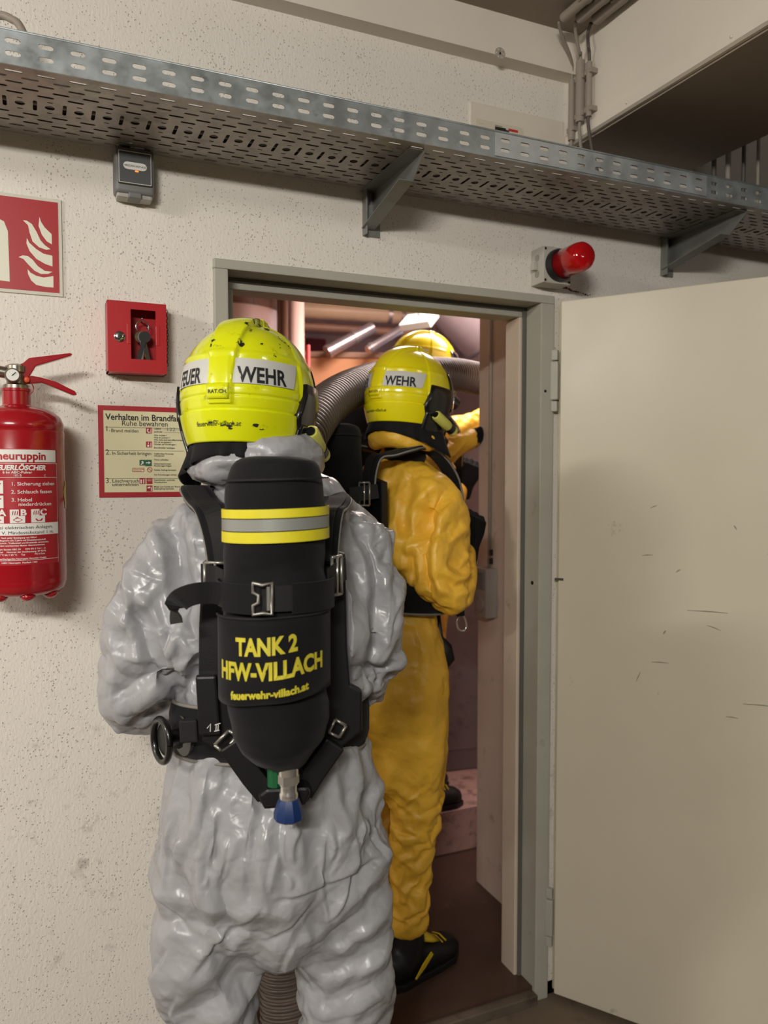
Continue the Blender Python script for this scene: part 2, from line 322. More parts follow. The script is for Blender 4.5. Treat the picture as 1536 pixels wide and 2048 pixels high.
plate(rows, lambda a, b: (a, TY0+b, 0), 'tray_base', 'galvanised_dull')
srow = [(0, .008, 'plain', 0, 0, 0), (.008, .030, 'slot', 0, .026, .0085), (.030, .052, 'slot', 0, .026, .0085), (.052, TH_, 'plain', 0, 0, 0)]
plate(srow, lambda a, b: (a, TY0, b), 'side_rail', 'galvanised'); plate(srow, lambda a, b: (a, TY1, b), 'side_rail', 'galvanised')
MB().tube([(0, TY0, TH_), (NC*PITCH, TY0, TH_)], .0025, 8).build('rolled_edge', 'galvanised', tray, smooth=True)
MB().tube([(0, TY1, TH_), (NC*PITCH, TY1, TH_)], .0025, 8).build('rolled_edge', 'galvanised', tray, smooth=True)
# splice plate on the front rail towards the right (brighter galvanising)
vs, fs = [], []
for c in range(12):
    for (y0, y1) in ((.004, .030), (.030, .056)):
        ring_cell(vs, fs, c*PITCH, (c+1)*PITCH, y0, y1, slot((c+.5)*PITCH, .019 if y0 < .01 else .041, .026, .0085))
me = bpy.data.meshes.new('splice_plate'); me.from_pydata([(1.672+a, TY0-.0018, b) for a, b in vs], [], fs); o = mkobj('splice_plate', me, 'galvanised_bright', tray); sm = o.modifiers.new('t', 'SOLIDIFY'); sm.thickness = .0014
for i, (y_, r, m_) in enumerate([(-.236+.0255*k, .0085, 'cable_dark' if k in (0, 3, 6) else 'cable_black') for k in range(8)]):
    mat('cable_black', (30, 28, 27), .5); mat('cable_dark', (84, 78, 72), .5)
    MB().tube(smoothpath([(-.7+.3*k, y_+.003*math.sin(k*1.7), TZ+.0015+r) for k in range(15)], 2), r, 8).build('tray_cable', m_, smooth=True, label='%s cable lying in the tray, %s from its front edge' % ('grey' if m_ == 'cable_dark' else 'black', ('first', 'second', 'third', 'fourth', 'fifth', 'sixth', 'seventh', 'eighth')[i]), cat='cable', group='cables lying in the cable tray')
def bracket(x, label):
    t = thing('wall_bracket', label, 'bracket', (x, 0, TZ), group='brackets under the cable tray')
    m = MB(); m.box(-.024, .024, -.005, 0, -.115, .005); m.box(-.024, -.020, -.028, -.004, -.115, .0); m.build('wall_plate', 'bracket_steel', t, bevel=.0015)
    pr = [(0, -.003), (-.292, -.003), (-.290, -.010), (-.236, -.052), (-.01, -.098), (0, -.098)]
    MB().prism(pr, .004, .0065, plane='yz').build('arm_web', 'bracket_steel', t)
    m = MB(); m.ribbon([(-.012, y_, z_) for y_, z_ in pr[3:5]], (1, 0, 0), .036, .002); m.build('arm_flange', 'bracket_steel', t)
    m = MB(); m.box(-.03, .006, -.292, 0, -.004, -.0015); m.build('arm_flange', 'bracket_steel', t)
    for z in (-.03, -.085): MB().lathe([(.007, 0), (.007, .005), (.004, .007)], 6, axis_m((-.012, -.005, z), (0, -1, 0))).build('bolt', 'steel', t)
bracket(.798, 'folded steel bracket holding the cable tray above the middle of the doorway'); bracket(1.79, 'folded steel bracket holding the cable tray above the open door leaf')
def poly_on(mb, pts, y, t, o):        # outline traced on the wall plane
    mb.prism([(at(px, py, y).x-o.x, at(px, py, y).z-o.z) for px, py in pts], y-o.y, y-t-o.y)
def curve_pts(pts, n=6):
    P = smoothpath([(a, b, 0) for a, b in pts], n); return [(p.x, p.y) for p in P]
# --- heating emergency switch
o0 = at(265, 356, 0); sw = thing('heating_switch', 'grey heating emergency-off switch box mounted under the cable tray', 'switch', o0)
mat('switch_grey', (112, 112, 110), .5); mat('switch_dark', (78, 80, 80), .45); mat('print_white', (228, 226, 220), .6); mat('print_black', (22, 22, 24), .6)
m = MB(); m.box(-.043, .043, -.046, 0, -.050, .050); m.build('housing', 'switch_grey', sw, bevel=.009, seg=3, auto=40)
MB().box(-.038, .038, -.04, -.001, -.058, -.046).build('cable_gland', mat('switch_light', (168, 166, 160), .5), sw, bevel=.005)
MB().box(-.014, .014, -.047, -.01, -.059, -.047).build('gland_cover', 'switch_grey', sw, bevel=.003)
r = MB().box(-.036, .036, -.052, -.045, -.032, .040).build('rocker', 'switch_dark', sw, bevel=.004, seg=3)
P = [(-.034, -.030), (.034, -.030), (.034, .038), (-.034, .038), (-.034, -.030)]
m = MB()
for i in range(4): m.tube([(P[i][0], -.0523, P[i][1]), (P[i+1][0], -.0523, P[i+1][1])], .0007, 6)
m.build('outline', 'print_white', r)
m = MB(); m.prism([(a, b) for a, b in slot(0, .007, .050, .016, 5)], -.0522, -.0535); m.build('name_plate', 'print_white', r)
m = MB(); wall_text(m, 'HEIZUNG NOT-AUS', 0, .0050, .0062, -.0538, .00008, 'CENTER', .82); m.build('lettering', 'print_black', r)
nl = mat('neon', (255, 110, 40), .4); nl.node_tree.nodes['Principled BSDF'].inputs['Emission Color'].default_value = lin(255, 110, 40); nl.node_tree.nodes['Principled BSDF'].inputs['Emission Strength'].default_value = 3
MB().box(.0, .007, -.0532, -.051, -.0045, -.0022).build('indicator_lamp', nl, r)
MB().tube([(0, -.02, .05), (0, -.012, .060), (.0, -.009, .066)], .006, 10).build('cable', 'switch_grey', sw, smooth=True)
# --- fire extinguisher sign
o0 = at(30, 492, 0); sg = thing('fire_sign', 'square red fire extinguisher sign with cream flames on the wall', 'sign', o0)
mat('sign_red', (168, 26, 32), .4, var=.03); mat('sign_cream', (226, 224, 206), .45); mat('sign_edge', (208, 205, 190), .5)
tr, br = at(121, 400, -.003)-o0, at(127.5, 594, -.003)-o0; S2 = tr.z-br.z; xr = (tr.x+br.x)/2
MB().box(xr-S2-.004, xr, -.004, 0, br.z, tr.z).build('plate', 'sign_edge', sg, bevel=.0006)
e = .0072; MB().box(xr-S2-.004+e, xr-e, -.0048, -.004, br.z+e, tr.z-e).build('red_field', 'sign_red', sg)
q = lambda L: [(x/3.84, 380+y/3.84) for x, y in L]
flames = [[(303, 207), (315, 245), (345, 290), (397, 340), (399, 418), (360, 395), (322, 345), (296, 275)],
 [(176, 233), (205, 235), (245, 262), (280, 320), (310, 385), (345, 425), (388, 455), (355, 460), (300, 440), (250, 395), (228, 330), (215, 270)],
 [(206, 368), (225, 405), (280, 455), (335, 490), (402, 505), (404, 588), (350, 570), (280, 530), (228, 470), (203, 410)],
 [(142, 515), (175, 502), (215, 508), (250, 535), (290, 585), (345, 622), (404, 628), (370, 645), (315, 645), (265, 620), (220, 575), (180, 530)],
 [(212, 608), (235, 635), (280, 660), (335, 672), (410, 662), (411, 750), (350, 745), (280, 730), (240, 695), (215, 645)]]
for fl in flames:
    m = MB(); poly_on(m, q(fl), -.0048, .0005, o0); m.build('flame', 'sign_cream', sg)
m = MB(); m.prism([(at(-62, 0, -.005).x-o0.x, -.075), (at(7, 0, -.005).x-o0.x, -.078), (at(5.5, 0, -.005).x-o0.x, .028), (at(-2, 0, -.005).x-o0.x, .048), (at(-22, 0, -.005).x-o0.x, .056), (at(-35, 0, -.005).x-o0.x, .056), (at(-58, 0, -.005).x-o0.x, .045)], -.0048, -.0053)
m.build('extinguisher_symbol', 'sign_cream', sg)
# --- key cabinet
KY = -.055; o0 = at(275, 675, 0); kc = thing('key_cabinet', 'small red emergency key box with a lock and cut-out window', 'key box', o0)
mat('red_paint', (176, 22, 30), .36, var=.05, dirt=(120, 14, 20), dscale=14, dlo=.68, dhi=.8); mat('red_dark', (112, 14, 20), .5)
tl, brr = at(214, 599, KY)-o0, at(334, 748.5, KY)-o0; x0, x1, z1, z0 = tl.x, brr.x, tl.z, brr.z
wx0, wx1, wz1, wz0 = (at(261, 619, KY)-o0).x, (at(311, 619, KY)-o0).x, (at(285, 620, KY)-o0).z, (at(285, 719, KY)-o0).z
m = MB(); t = .0025
m.box(x0, x1, -.006, 0, z0, z1); m.box(x0, x0+t, KY+t, 0, z0, z1); m.box(x1-t, x1, KY+t, 0, z0, z1); m.box(x0, x1, KY+t, 0, z0, z0+t); m.box(x0, x1, KY+t, 0, z1-t, z1); m.build('case', 'red_paint', kc)
m = MB(); m.box(x0, wx0, KY, KY+t, z0, z1); m.box(wx1, x1, KY, KY+t, z0, z1); m.box(wx0, wx1, KY, KY+t, z0, wz0); m.box(wx0, wx1, KY, KY+t, wz1, z1); dk = m.build('cabinet_door', 'red_paint', kc)
zc = (wz0+wz1)/2
for sx, xx in ((-1, wx0), (1, wx1)): MB().box(min(xx, xx+sx*.008), max(xx, xx+sx*.008), KY-.0012, KY, zc-.022, zc+.022).build('glass_clip', 'red_paint', dk, bevel=.0008)
lk = MB().lathe([(.0115, 0), (.0115, .003), (.009, .005), (.004, .0055)], 24, axis_m((at(239, 673, KY).x-o0.x, KY, at(239, 673, KY).z-o0.z), (0, -1, 0))).build('lock', mat('chrome', (200, 200, 200), .16, 1), dk, auto=40)
MB().box(-.0012, .0012, -.0062, -.0054, -.0045, .0045, Matrix.Translation((at(239, 673, KY).x-o0.x, KY, at(239, 673, KY).z-o0.z))).build('key_slot', 'print_black', lk)
MB().box(x0+.018, x1+.004, -.012, -.008, z1, z1+.006).build('back_plate', 'galvanised_dull', kc)
MB().lathe([(.004, 0), (.003, .003)], 12, axis_m((at(296, 655, -.01).x-o0.x, -.006, at(296, 655, -.01).z-o0.z), (0, -1, 0))).build('hook_screw', 'steel', kc, smooth=True)
for i in range(19):                                # chain hung at the side of the box
    z = z1-.012-i*.0066; R = Matrix.Translation((x1+.0045, -.035+.006*math.sin(i*.5), z)) @ Matrix.Rotation(PI/2*(i % 2), 4, 'Z')
    MB().tube([(0.0022*math.cos(a), 0, .0042*math.sin(a)) for a in [2*PI*k/10 for k in range(11)]], .0007, 6, False, R).build('chain_link', mat('dark_steel', (70, 66, 60), .4, .9), kc, smooth=True)
ko = at(284, 648, -.028); kb = thing('key_bunch', 'bunch of metal keys on a ring inside the red key box', 'keys', ko)
MB().tube([(0, .022, .006), (0, -.004, .006), (0, -.006, .010)], .0012, 8).build('hook', 'steel', kb, smooth=True)
MB().tube([(.011*math.cos(a), -.004, -.006+.011*math.sin(a)) for a in [2*PI*k/20 for k in range(21)]], .001, 8, False).build('key_ring', 'chrome', kb, smooth=True)
for i, (a, ln, mm) in enumerate([(.30, .060, 'brass_old'), (.22, .066, 'dark_steel'), (-.12, .048, 'steel'), (-.28, .052, 'black_plastic')]):
    mat('brass_old', (112, 92, 66), .35, .9); mat('black_plastic', (24, 24, 25), .42)
    M = Matrix.Translation((.004*(i-1.5), -.005-.002*i, -.014)) @ Matrix.Rotation(-a, 4, 'Y')
    m = MB(); m.lathe([(.010, -.0011), (.010, .0011)], 16, M @ Matrix.Translation((0, 0, -.010)) @ Matrix.Rotation(PI/2, 4, 'X')); kk = m.build('key_bow', mm, kb)
    m = MB(); m.prism([(-.004, -.018), (.004, -.018), (.004, -ln), (.002, -ln-.004), (-.002, -ln), (-.004, -ln*.85), (-.002, -ln*.8), (-.004, -ln*.7), (-.002, -ln*.62), (-.004, -ln*.5)], -.001, .001, M); m.build('key_blade', mm, kk)
kb.scale = (1.3, 1.0, 1.3)
# --- poster
o0 = at(290, 902, 0); po = thing('fire_instructions', 'square cream fire behaviour notice with a red border beside the firefighter', 'notice', o0)
mat('poster_red', (170, 24, 38), .45); mat('poster_cream', (226, 219, 178), .5, var=.02); mat('poster_green', (30, 96, 60), .5)
a, b = at(195.5, 810, -.003)-o0, at(383, 993, -.003)-o0; pw = b.x-a.x; pz1, pz0 = a.z, b.z; px0 = a.x
MB().box(px0, px0+pw, -.003, 0, pz0, pz1).build('border_plate', 'poster_red', po)
g = .0115; MB().box(px0+g, px0+pw-g, -.0035, -.003, pz0+g, pz1-g).build('field', 'poster_cream', po)
m = MB(); W = lambda px, py: (at(px, py, -.0037)-o0)
def pt(txt, px, py, hpx, bold=0, sx=1, align='LEFT'):
    p = W(px, py); wall_text(m, txt, p.x, p.z, hpx*1.44*1.80/1560, -.0037, bold, align, sx)
pt('Verhalten im Brandfall', 211, 839, 12.0, .00045, .92); pt('Ruhe bewahren', 243, 851, 10, .0001, .98)
pt('1.', 210, 862, 10); pt('Brand melden', 222, 864, 6.6, .00012, .98); pt('2.', 211, 909, 10); pt('In Sicherheit bringen', 224, 909.5, 6.6, .00012, .95)
pt('3.', 211, 966, 10); pt('Löschversuch', 224.5, 965, 6.6, .00012, .98); pt('unternehmen', 224.5, 972, 6.6, .00012, .98)
small = [('Telefon', 859), ('und/oder', 865), ('Wer meldet ?', 872), ('Was ist passiert ?', 876.5), ('Wie viele sind betroffen/verletzt ?', 881), ('Wo ist es passiert ?', 885.5), ('Warten auf Rückfragen !', 890), ('Brandmelder betätigen', 897), ('Gefährdete Personen', 909), ('mitnehmen', 913), ('Türen schließen', 921), ('Gekennzeichneten', 929), ('Fluchtwegen folgen', 933), ('Keinen Aufzug benutzen', 941.5), ('Auf Anweisungen achten', 951), ('Feuerlöscher und/oder', 961.5), ('Wandhydrant.', 966), ('Mittel und Geräte zur Brand-', 975), ('bekämpfung benutzen', 979)]
for tx, yy in small: pt(tx, 308, yy, 3.1, .00012, 1.0)
for yy in (854, 900.5, 957): p, q2 = W(210, yy), W(368, yy); m.box(p.x, q2.x, -.0038, -.0035, p.z-.0004, p.z+.0004)
for yy in (859, 865): p, q2 = W(328, yy), W(367, yy); m.box(p.x, q2.x, -.0038, -.0035, p.z-.0002, p.z+.0002)
m.build('lettering', 'print_black', po)
m = MB(); pt('122', 332, 862, 7, -.0001, 1.25); m.build('handwriting', mat('pen', (90, 88, 84), .6), po)
for (xa, ya, s_, mm) in [(292, 855, 12, 'poster_red'), (292, 883, 12, 'poster_red'), (279, 956, 12, 'poster_red'), (293, 956, 12, 'poster_red'), (293, 971, 12, 'poster_red'), (279, 919.5, 11.5, 'poster_green'), (290.5, 919.5, 13, 'poster_green')]:
    p, q2 = W(xa, ya), W(xa+s_, ya+s_); MB().box(p.x, q2.x, -.0040, -.0035, q2.z, p.z).build('pictogram', mm, po)
m = MB()      # white symbols inside the pictograms
def wq(*P_): poly_on(m, P_, -.0041, .0002, o0)
wq((294, 858), (297, 857), (297, 860), (296, 861), (297, 863.5), (299, 863), (300, 865), (296.5, 866), (294, 862)); wq((301, 858), (302.5, 857), (302.5, 866), (301, 866))
wq(*[(296.5+2.4*math.cos(k), 891.5+2.4*math.sin(k)) for k in [i*PI/5 for i in range(10)]]); wq((296, 884.5), (297.5, 884.5), (297.5, 888), (296, 888)); wq((301, 886), (302.5, 885), (302.5, 894), (301, 894))
wq((281, 959), (284, 959), (284, 967), (281, 967)); wq((286.5, 959), (288.5, 957.5), (288.5, 967), (286.5, 967)); wq((295, 974.5), (300, 973), (301, 976), (295, 977)); wq((301.8, 974), (303.5, 974), (303.5, 982), (301.8, 982))
wq((295, 958), (303, 958), (303, 958.8), (295, 958.8)); wq((295, 961), (303, 961), (303, 961.8), (295, 961.8))
wq((292, 924.6), (297, 924.6), (297, 922.5), (301.5, 925.5), (297, 928.5), (297, 926.4), (292, 926.4)); wq((281, 929.5), (284, 925), (282, 923), (285.5, 922), (288, 924.5), (286.5, 926), (288.5, 929.8), (286, 927), (283, 930))
m.build('symbol', 'print_white', po)
m = MB(); c = W(299.5, 939.5)
m.tube([(c.x+.0052*math.cos(k), -.0040, c.z+.0052*math.sin(k)) for k in [2*PI*i/20 for i in range(21)]], .0007, 6, False); m.tube([(c.x-.0035, -.004, c.z+.0035), (c.x+.0035, -.004, c.z-.0035)], .0006, 6)
for (xa, ya, xb, yb) in [(265, 936.5, 288, 936.5), (265, 943.5, 288, 943.5), (265, 936.5, 265, 943.5), (288, 936.5, 288, 943.5)]: p, q2 = W(xa, ya), W(xb, yb); m.tube([(p.x, -.004, p.z), (q2.x, -.004, q2.z)], .0005, 6)
m.build('prohibition_symbol', 'poster_red', po)
m = MB(); pt('Aufzug im Brandfall', 267, 939.6, 2.0, .00005, .9); m.build('lettering', 'poster_red', po); m = MB(); pt('nicht benutzen', 267, 942.6, 2.0, .00005, .9); m.build('lettering', 'poster_red', po)
# --- beacon
bx = at(1115, 531, -.06).x; bz = at(1115, 531, -.06).z; be = thing('warning_beacon', 'red warning beacon lamp on a grey box above the door', 'warning light', (bx, 0, bz))
mat('beacon_box', (186, 182, 172), .55, var=.04)
MB().box(-.047, .047, -.060, 0, -.05, .05).build('base_box', 'beacon_box', be, bevel=.003)
for xx in (-.040, .040):
    for zz in (-.043, .043): MB().lathe([(.004, 0), (.003, .0012)], 10, axis_m((xx, -.06, zz), (0, -1, 0))).build('screw', 'dark_steel', be)
for zz in (-.022, 0.022): MB().lathe([(.010, 0), (.010, .001), (.008, .0012)], 16, axis_m((-.047, -.03, zz), (-1, 0, 0))).build('knockout', mat('knockout_grey', (150, 147, 138), .6), be)
MB().box(-.062, -.047, -.034, -.018, -.012, .010).build('cable_gland', 'beacon_box', be, bevel=.003)
MB().lathe([(.045, 0), (.045, .008), (.042, .018), (.041, .022)], 36, axis_m((0.004, -.06, 0), (0, -1, 0))).build('collar', 'black_plastic', be, auto=40)
bm_ = mat('beacon_lens', (205, 20, 26), .12, coat=.5); bs = bm_.node_tree.nodes['Principled BSDF']; bs.inputs['Transmission Weight'].default_value = .3; bs.inputs['IOR'].default_value = 1.3
MB().lathe([(.039, 0), (.039, .075), (.037, .088), (.031, .097), (.018, .102), (0.001, .103)], 40, axis_m((0.004, -.080, 0), (0, -1, 0))).build('lens', bm_, be, smooth=True)
# --- cover plate with a label above the tray, anchor disc
o0 = at(1040, 245, 0); cp = thing('cover_plate', 'white painted junction cover with a small printed sticker above the cable tray', 'cover plate', o0)
a, b = at(941, 202, -.006)-o0, at(1127, 292, -.006)-o0; MB().box(a.x, b.x, -.006, 0, b.z-.03, a.z).build('lid', 'smooth_paint', cp, bevel=.002)
a, b = at(952, 236, -.007)-o0, at(1047, 275, -.007)-o0; st = MB().box(a.x, b.x, -.0066, -.006, b.z, a.z).build('sticker', mat('sticker', (212, 204, 184), .5), cp)
m = MB()
for (px_, py_, w_) in [(958, 246, 9), (990, 251, 14), (990, 255, 22), (990, 259, 28), (990, 263, 25)]:
    p, q2 = at(px_, py_, -.0067)-o0, at(px_+w_, py_+1.6, -.0067)-o0; m.box(p.x, q2.x, -.0069, -.0066, q2.z-.0006, p.z)
m.build('print_line', 'print_black', st)
p, q2 = at(1017, 257, -.0067)-o0, at(1036, 266, -.0067)-o0; MB().box(p.x, q2.x, -.0069, -.0066, q2.z, p.z).build('red_logo', mat('logo_red', (190, 40, 40), .5), st)
o0 = at(1000, 107, -.05); an = thing('anchor_disc', 'round perforated metal washer fixed to the beam below the ceiling', 'washer', (o0.x, -.05, o0.z))
MB().lathe([(.0155, 0), (.0155, .0012), (.006, .0016), (.005, .0006)], 28, axis_m((0, 0, 0), (0, -1, 0))).build('disc', mat('disc_metal', (190, 182, 170), .5, .4), an, auto=40)
MB().lathe([(.003, 0), (.003, .002)], 12, axis_m((0, 0, 0), (0, -1, 0))).build('hole', 'print_black', an)
for k in range(6): MB().lathe([(.0017, 0), (.0017, .0016)], 8, axis_m((.0108*math.cos(k*PI/3), 0, .0108*math.sin(k*PI/3)), (0, -1, 0))).build('perforation', 'print_white', an)
# --- conduits
mat('conduit_grey', (150, 140, 128), .55, var=.05); mat('cable_grey', (146, 138, 126), .5); mat('cable_dark', (92, 86, 78), .5)
for i, (x, r, w_) in enumerate([(BX0-.112, .0125, 'farthest from'), (BX0-.072, .014, 'between the other two beside'), (BX0-.030, .0155, 'nearest to')]):
    t = thing('ceiling_conduit', 'grey plastic conduit under the ceiling, %s the downstand beam' % w_, 'conduit', (x, -.13-.015*i, CEIL-.02), group='conduits along the ceiling')
    MB().tube([(0, 0, 0), (0, -3.2, 0)], r, 16).build('pipe', 'conduit_grey', t, auto=50)
    for k in range(6): MB().box(-r-.004, r+.004, -.09-k*.5-.01, -.09-k*.5+.01, -.006, .02).build('clip', 'conduit_grey', t, bevel=.002)
VC = [(-.045, .0095, 2.50, 2.665), (-.082, .0125, 2.535, 2.70), (-.120, .008, 2.535, 2.68)]
for i, (y_, r, za, zb) in enumerate(VC):
    w_ = ('thin vertical conduit piece nearest the wall, above the cable tray', 'thick vertical conduit piece on the beam above the cable tray', 'thinnest vertical conduit piece, third from the wall on the beam side')[i]
    t = thing('vertical_conduit', w_, 'conduit', (BX0-.018, y_, za), group='short vertical conduits on the beam')
    MB().tube([(0, 0, 0), (0, 0, zb-za)], r, 16).build('pipe', 'conduit_grey', t, auto=50)
    for zz in ((.02, .12) if i else (.03,)): MB().box(-.006, .02, -r-.006, r+.006, zz-.007, zz+.007).build('clip', 'conduit_grey', t, bevel=.002)
for i, (y_, r, za, zb) in enumerate(VC):
    c = [(-.112, -.11), (-.072, -.13), (-.03, -.14)][i]
    pts = smoothpath([(BX0+c[0], c[1], CEIL-.02), (BX0+c[0]*.8, c[1]+.02, CEIL-.035), (BX0-.03, y_-.01, CEIL-.075), (BX0-.018, y_, zb+.01), (BX0-.018, y_, zb-.02)], 6)
    m = MB(); m.tube(smoothpath([(BX0+c[0], c[1], CEIL-.02), (BX0+c[0]*.8, c[1]+.02, CEIL-.035), (BX0-.03, y_-.01, CEIL-.075), (BX0-.018, y_, zb+.01), (BX0-.018, y_, za+.02), (BX0-.018, y_, za-.03), (BX0-.028+.012*i, y_-.02, TZ+.10), (BX0-.03+.02*i, y_-.05, TZ+.03), (BX0-.05, y_-.06, TZ+.012)], 6), .0045, 10)
    m.build('cable', ('cable_grey', 'cable_grey', 'cable_dark')[i], smooth=True, label=('pale cable dropping from the conduit nearest the wall into the tray', 'pale cable dropping from the thick conduit into the tray', 'dark cable dropping from the thinnest conduit into the tray')[i], cat='cable', group='cables from the conduits')
for i, (x, y_, r) in enumerate([(1.885, -.09, .007), (1.91, -.12, .008), (1.94, -.15, .006), (1.965, -.18, .005)]):
    MB().tube(smoothpath([(x, y_, CEIL-.02), (x, y_, 2.6), (x, y_, 2.42), (x, y_, TZ+.06), (x, y_, TZ+.012)], 6), r, 10).build('drop_cable', ('cable_dark', 'cable_grey', 'cable_dark', 'cable_grey')[i], smooth=True, label='cable dropping behind the downstand beam into the tray, %s from the beam' % ('first', 'second', 'third', 'fourth')[i], cat='cable', group='drop cables right of the beam')
p0, p1, p2, p3 = at(-40, 40, -.05), at(0, 31, -.06), at(22, 38, -.07), at(42, 56, -.08)
MB().tube(smoothpath([p0, p1, p2, p3, p3+Vector((.03, -.02, -.08))], 8), .008, 12).build('looped_cable', 'conduit_grey', smooth=True, label='thick grey cable arching over the left end of the tray', cat='cable')
# --- corridor luminaires (out of view)
for i, ((lx, ly, lz), pw) in enumerate(LAMPS_A):
    t = thing('ceiling_luminaire', ('twin tube luminaire hung behind the camera', 'twin tube luminaire hung at the left of the corridor', 'twin tube luminaire hung at the right of the corridor')[i], 'lamp', (lx, ly, lz), group='corridor luminaires')
    MB().box(-.62, .62, -.09, .06, -.03, .03).build('housing', 'print_white', t, bevel=.004)
    for k in (-.3, .3): MB().tube([(k, 0, .03), (k, 0, CEIL-lz)], .005, 8).build('suspension_rod', 'steel', t)
    for k in (-.05, .02): MB().tube([(-.58, k, -.045), (.58, k, -.045)], .012, 10).build('tube', mat('tube_glass', (240, 240, 235), .3), t, smooth=True)
# ------------------------------------------------------------------ fire extinguisher
o0 = at(38, 1000, -.105); EZ0 = 1.312
ex = thing('fire_extinguisher', 'red powder fire extinguisher with a printed label hung on the wall', 'fire extinguisher', (o0.x, -.105, EZ0)); ER = .0895
mat('ext_red', (158, 16, 28), .22, var=.03, vscale=5, coat=.4); mat('ext_label_red', (170, 26, 38), .38)
prof = [(.02, .004), (.06, .004), (.078, .008), (.086, .016), (.0895, .032), (.0885, .036), (.0895, .040), (.0895, .335), (.088, .338), (.0895, .341), (.0885, .352), (.083, .366), (.070, .378), (.05, .385), (.030, .388), (.027, .391), (.027, .418), (.0285, .419), (.0285, .424)]
MB().lathe(prof, 56).build('cylinder', 'ext_red', ex, auto=35)
for k in range(8):
    a = 2*PI*k/8+.2; MB().lathe([(.016, 0), (.014, -.006), (.009, -.011), (.003, -.013)], 14, Matrix.Translation((.066*math.cos(a), .066*math.sin(a), .008))).build('foot_bead', 'ext_red', ex, smooth=True)
va = MB(); va.lathe([(.0255, .424), (.0255, .431), (.019, .434), (.017, .455), (.020, .458), (.020, .470), (.012, .474)], 24); vb = va.build('valve', mat('nickel', (150, 142, 130), .3, .9, var=.1), ex, auto=40)
MB().lathe([(.015, 0), (.015, .010), (.0135, .012), (.012, .011)], 24, axis_m((-.006, -.022, .447), (0, -1, .1))).build('gauge', 'nickel', vb, auto=40)
MB().lathe([(.0118, 0), (.0118, .0006)], 24, axis_m((-.006, -.0342, .4482), (0, -1, .1))).build('gauge_face', 'print_white', vb)
MB().box(-.0006, .0006, -.0362, -.0352, -.002, .008, Matrix.Translation((-.006, 0, .4482)) @ Matrix.Rotation(.8, 4, 'Y')).build('gauge_needle', 'print_black', vb)
MB().tube([(-.015, -.004, .455), (-.034, -.004, .458), (-.05, -.004, .459)], .012, 14).build('hose_fitting', 'nickel', vb, auto=40)
MB().tube(smoothpath([(-.05, -.004, .459), (-.09, .0, .44), (-.105, .01, .36), (-.108, .01, .2), (-.106, .0, .08)], 8), .0105, 12).build('hose', 'black_plastic', ex, smooth=True)
def lever(name, pts, wd):
    MB().prism([(p.x-o0.x, p.z-EZ0) for p in [at(a, b, -.105) for a, b in pts]], -wd/2, wd/2).build(name, 'ext_red', ex, bevel=.002)
lever('carry_lever', [(12, 740), (46, 727), (58, 717), (140, 707), (145, 710), (141, 713), (72, 733), (58, 756), (57, 764), (18, 766)], .020)
lever('squeeze_lever', [(20, 762), (50, 758), (63, 752), (80, 755), (112, 764), (150, 783), (154, 790), (146, 791), (110, 776), (84, 766), (62, 768), (22, 771)], .016)
MB().lathe([(.0062, 0), (.0062, .003), (.004, .004)], 16, axis_m((at(53, 759, -.12).x-o0.x, -.0102, at(53, 759, -.12).z-EZ0), (0, -1, 0))).build('seal_pin', mat('pin_orange', (232, 84, 40), .4), ex, smooth=True)
MB().tube([(at(a, b, -.118).x-o0.x, -.012, at(a, b, -.118).z-EZ0) for a, b in curve_pts([(64, 768), (67, 775), (65, 783), (58, 789), (50, 790)])], .0012, 8).build('safety_wire', 'ext_red', ex, smooth=True)
LX = lambda px: (px-38)*.00098; LZ = lambda py: at(38, py, -.105-ER).z-EZ0
def wrap(mb, vs, fs, off):
    mb.add([((ER+off)*math.sin(x/ER), -(ER+off)*math.cos(x/ER), z) for x, z in vs], fs)
def patch(name, x0, x1, z0, z1, m, off, par, n=28):
    vs = [(x0+(x1-x0)*i/n, z) for z in (z0, z1) for i in range(n+1)]; fs = [(i, i+1, n+2+i, n+1+i) for i in range(n)]
    mb = MB(); wrap(mb, vs, fs, off); return mb.build(name, m, par, smooth=True)
lx0, lx1 = -.083, .083
lb = patch('label', lx0, lx1, LZ(1131), LZ(897), 'ext_label_red', .0004, ex)
patch('label_band', lx0+.002, lx1-.004, LZ(924), LZ(899), 'print_white', .0007, lb); patch('label_band', lx0+.002, lx1, LZ(1071), LZ(1047), 'print_white', .0007, lb)
for yy in (926.5, 955, 1121): patch('label_rule', lx0+.002, lx1, LZ(yy)-.0004, LZ(yy)+.0004, 'print_white', .0007, lb)
for xx in (lx0+.001, lx1-.001): patch('label_rule', xx-.0004, xx+.0004, LZ(1131), LZ(926), 'print_white', .0007, lb, 2)
mw = MB(); mk = MB(); mr = MB(); mp_ = MB()
def et(mb, txt, x, py, hpx, bold=0, sx=1, align='CENTER', slant=0):
    vs, fs = text_geo(txt, hpx*1.44*.00098, bold, align, sx); wrap(mb, [(x+a+slant*b, LZ(py)+b) for a, b in vs], fs, .0010)
et(mr, 'neuruppin', .009, 919, 15, .0006, 1.06); et(mw, 'FEUERLÖSCHER', .005, 940, 9.6, .0006, 1.0, slant=.2)
et(mw, '6 kg ABC-Pulver', 0, 947, 4.8, .00012, 1.15); et(mw, 'A', -.055, 953, 4.4); et(mw, '183 B', 0, 953, 4.4); et(mw, 'C', .052, 953, 4.4)
for i, (tx, yy) in enumerate([('1. Sicherung ziehen', 971), ('2. Schlauch fassen', 987), ('3. Hebel', 1003), ('    niederdrücken', 1012)]): et(mw, tx, -.012, yy, 7.0, .0001, 1.12, 'LEFT')
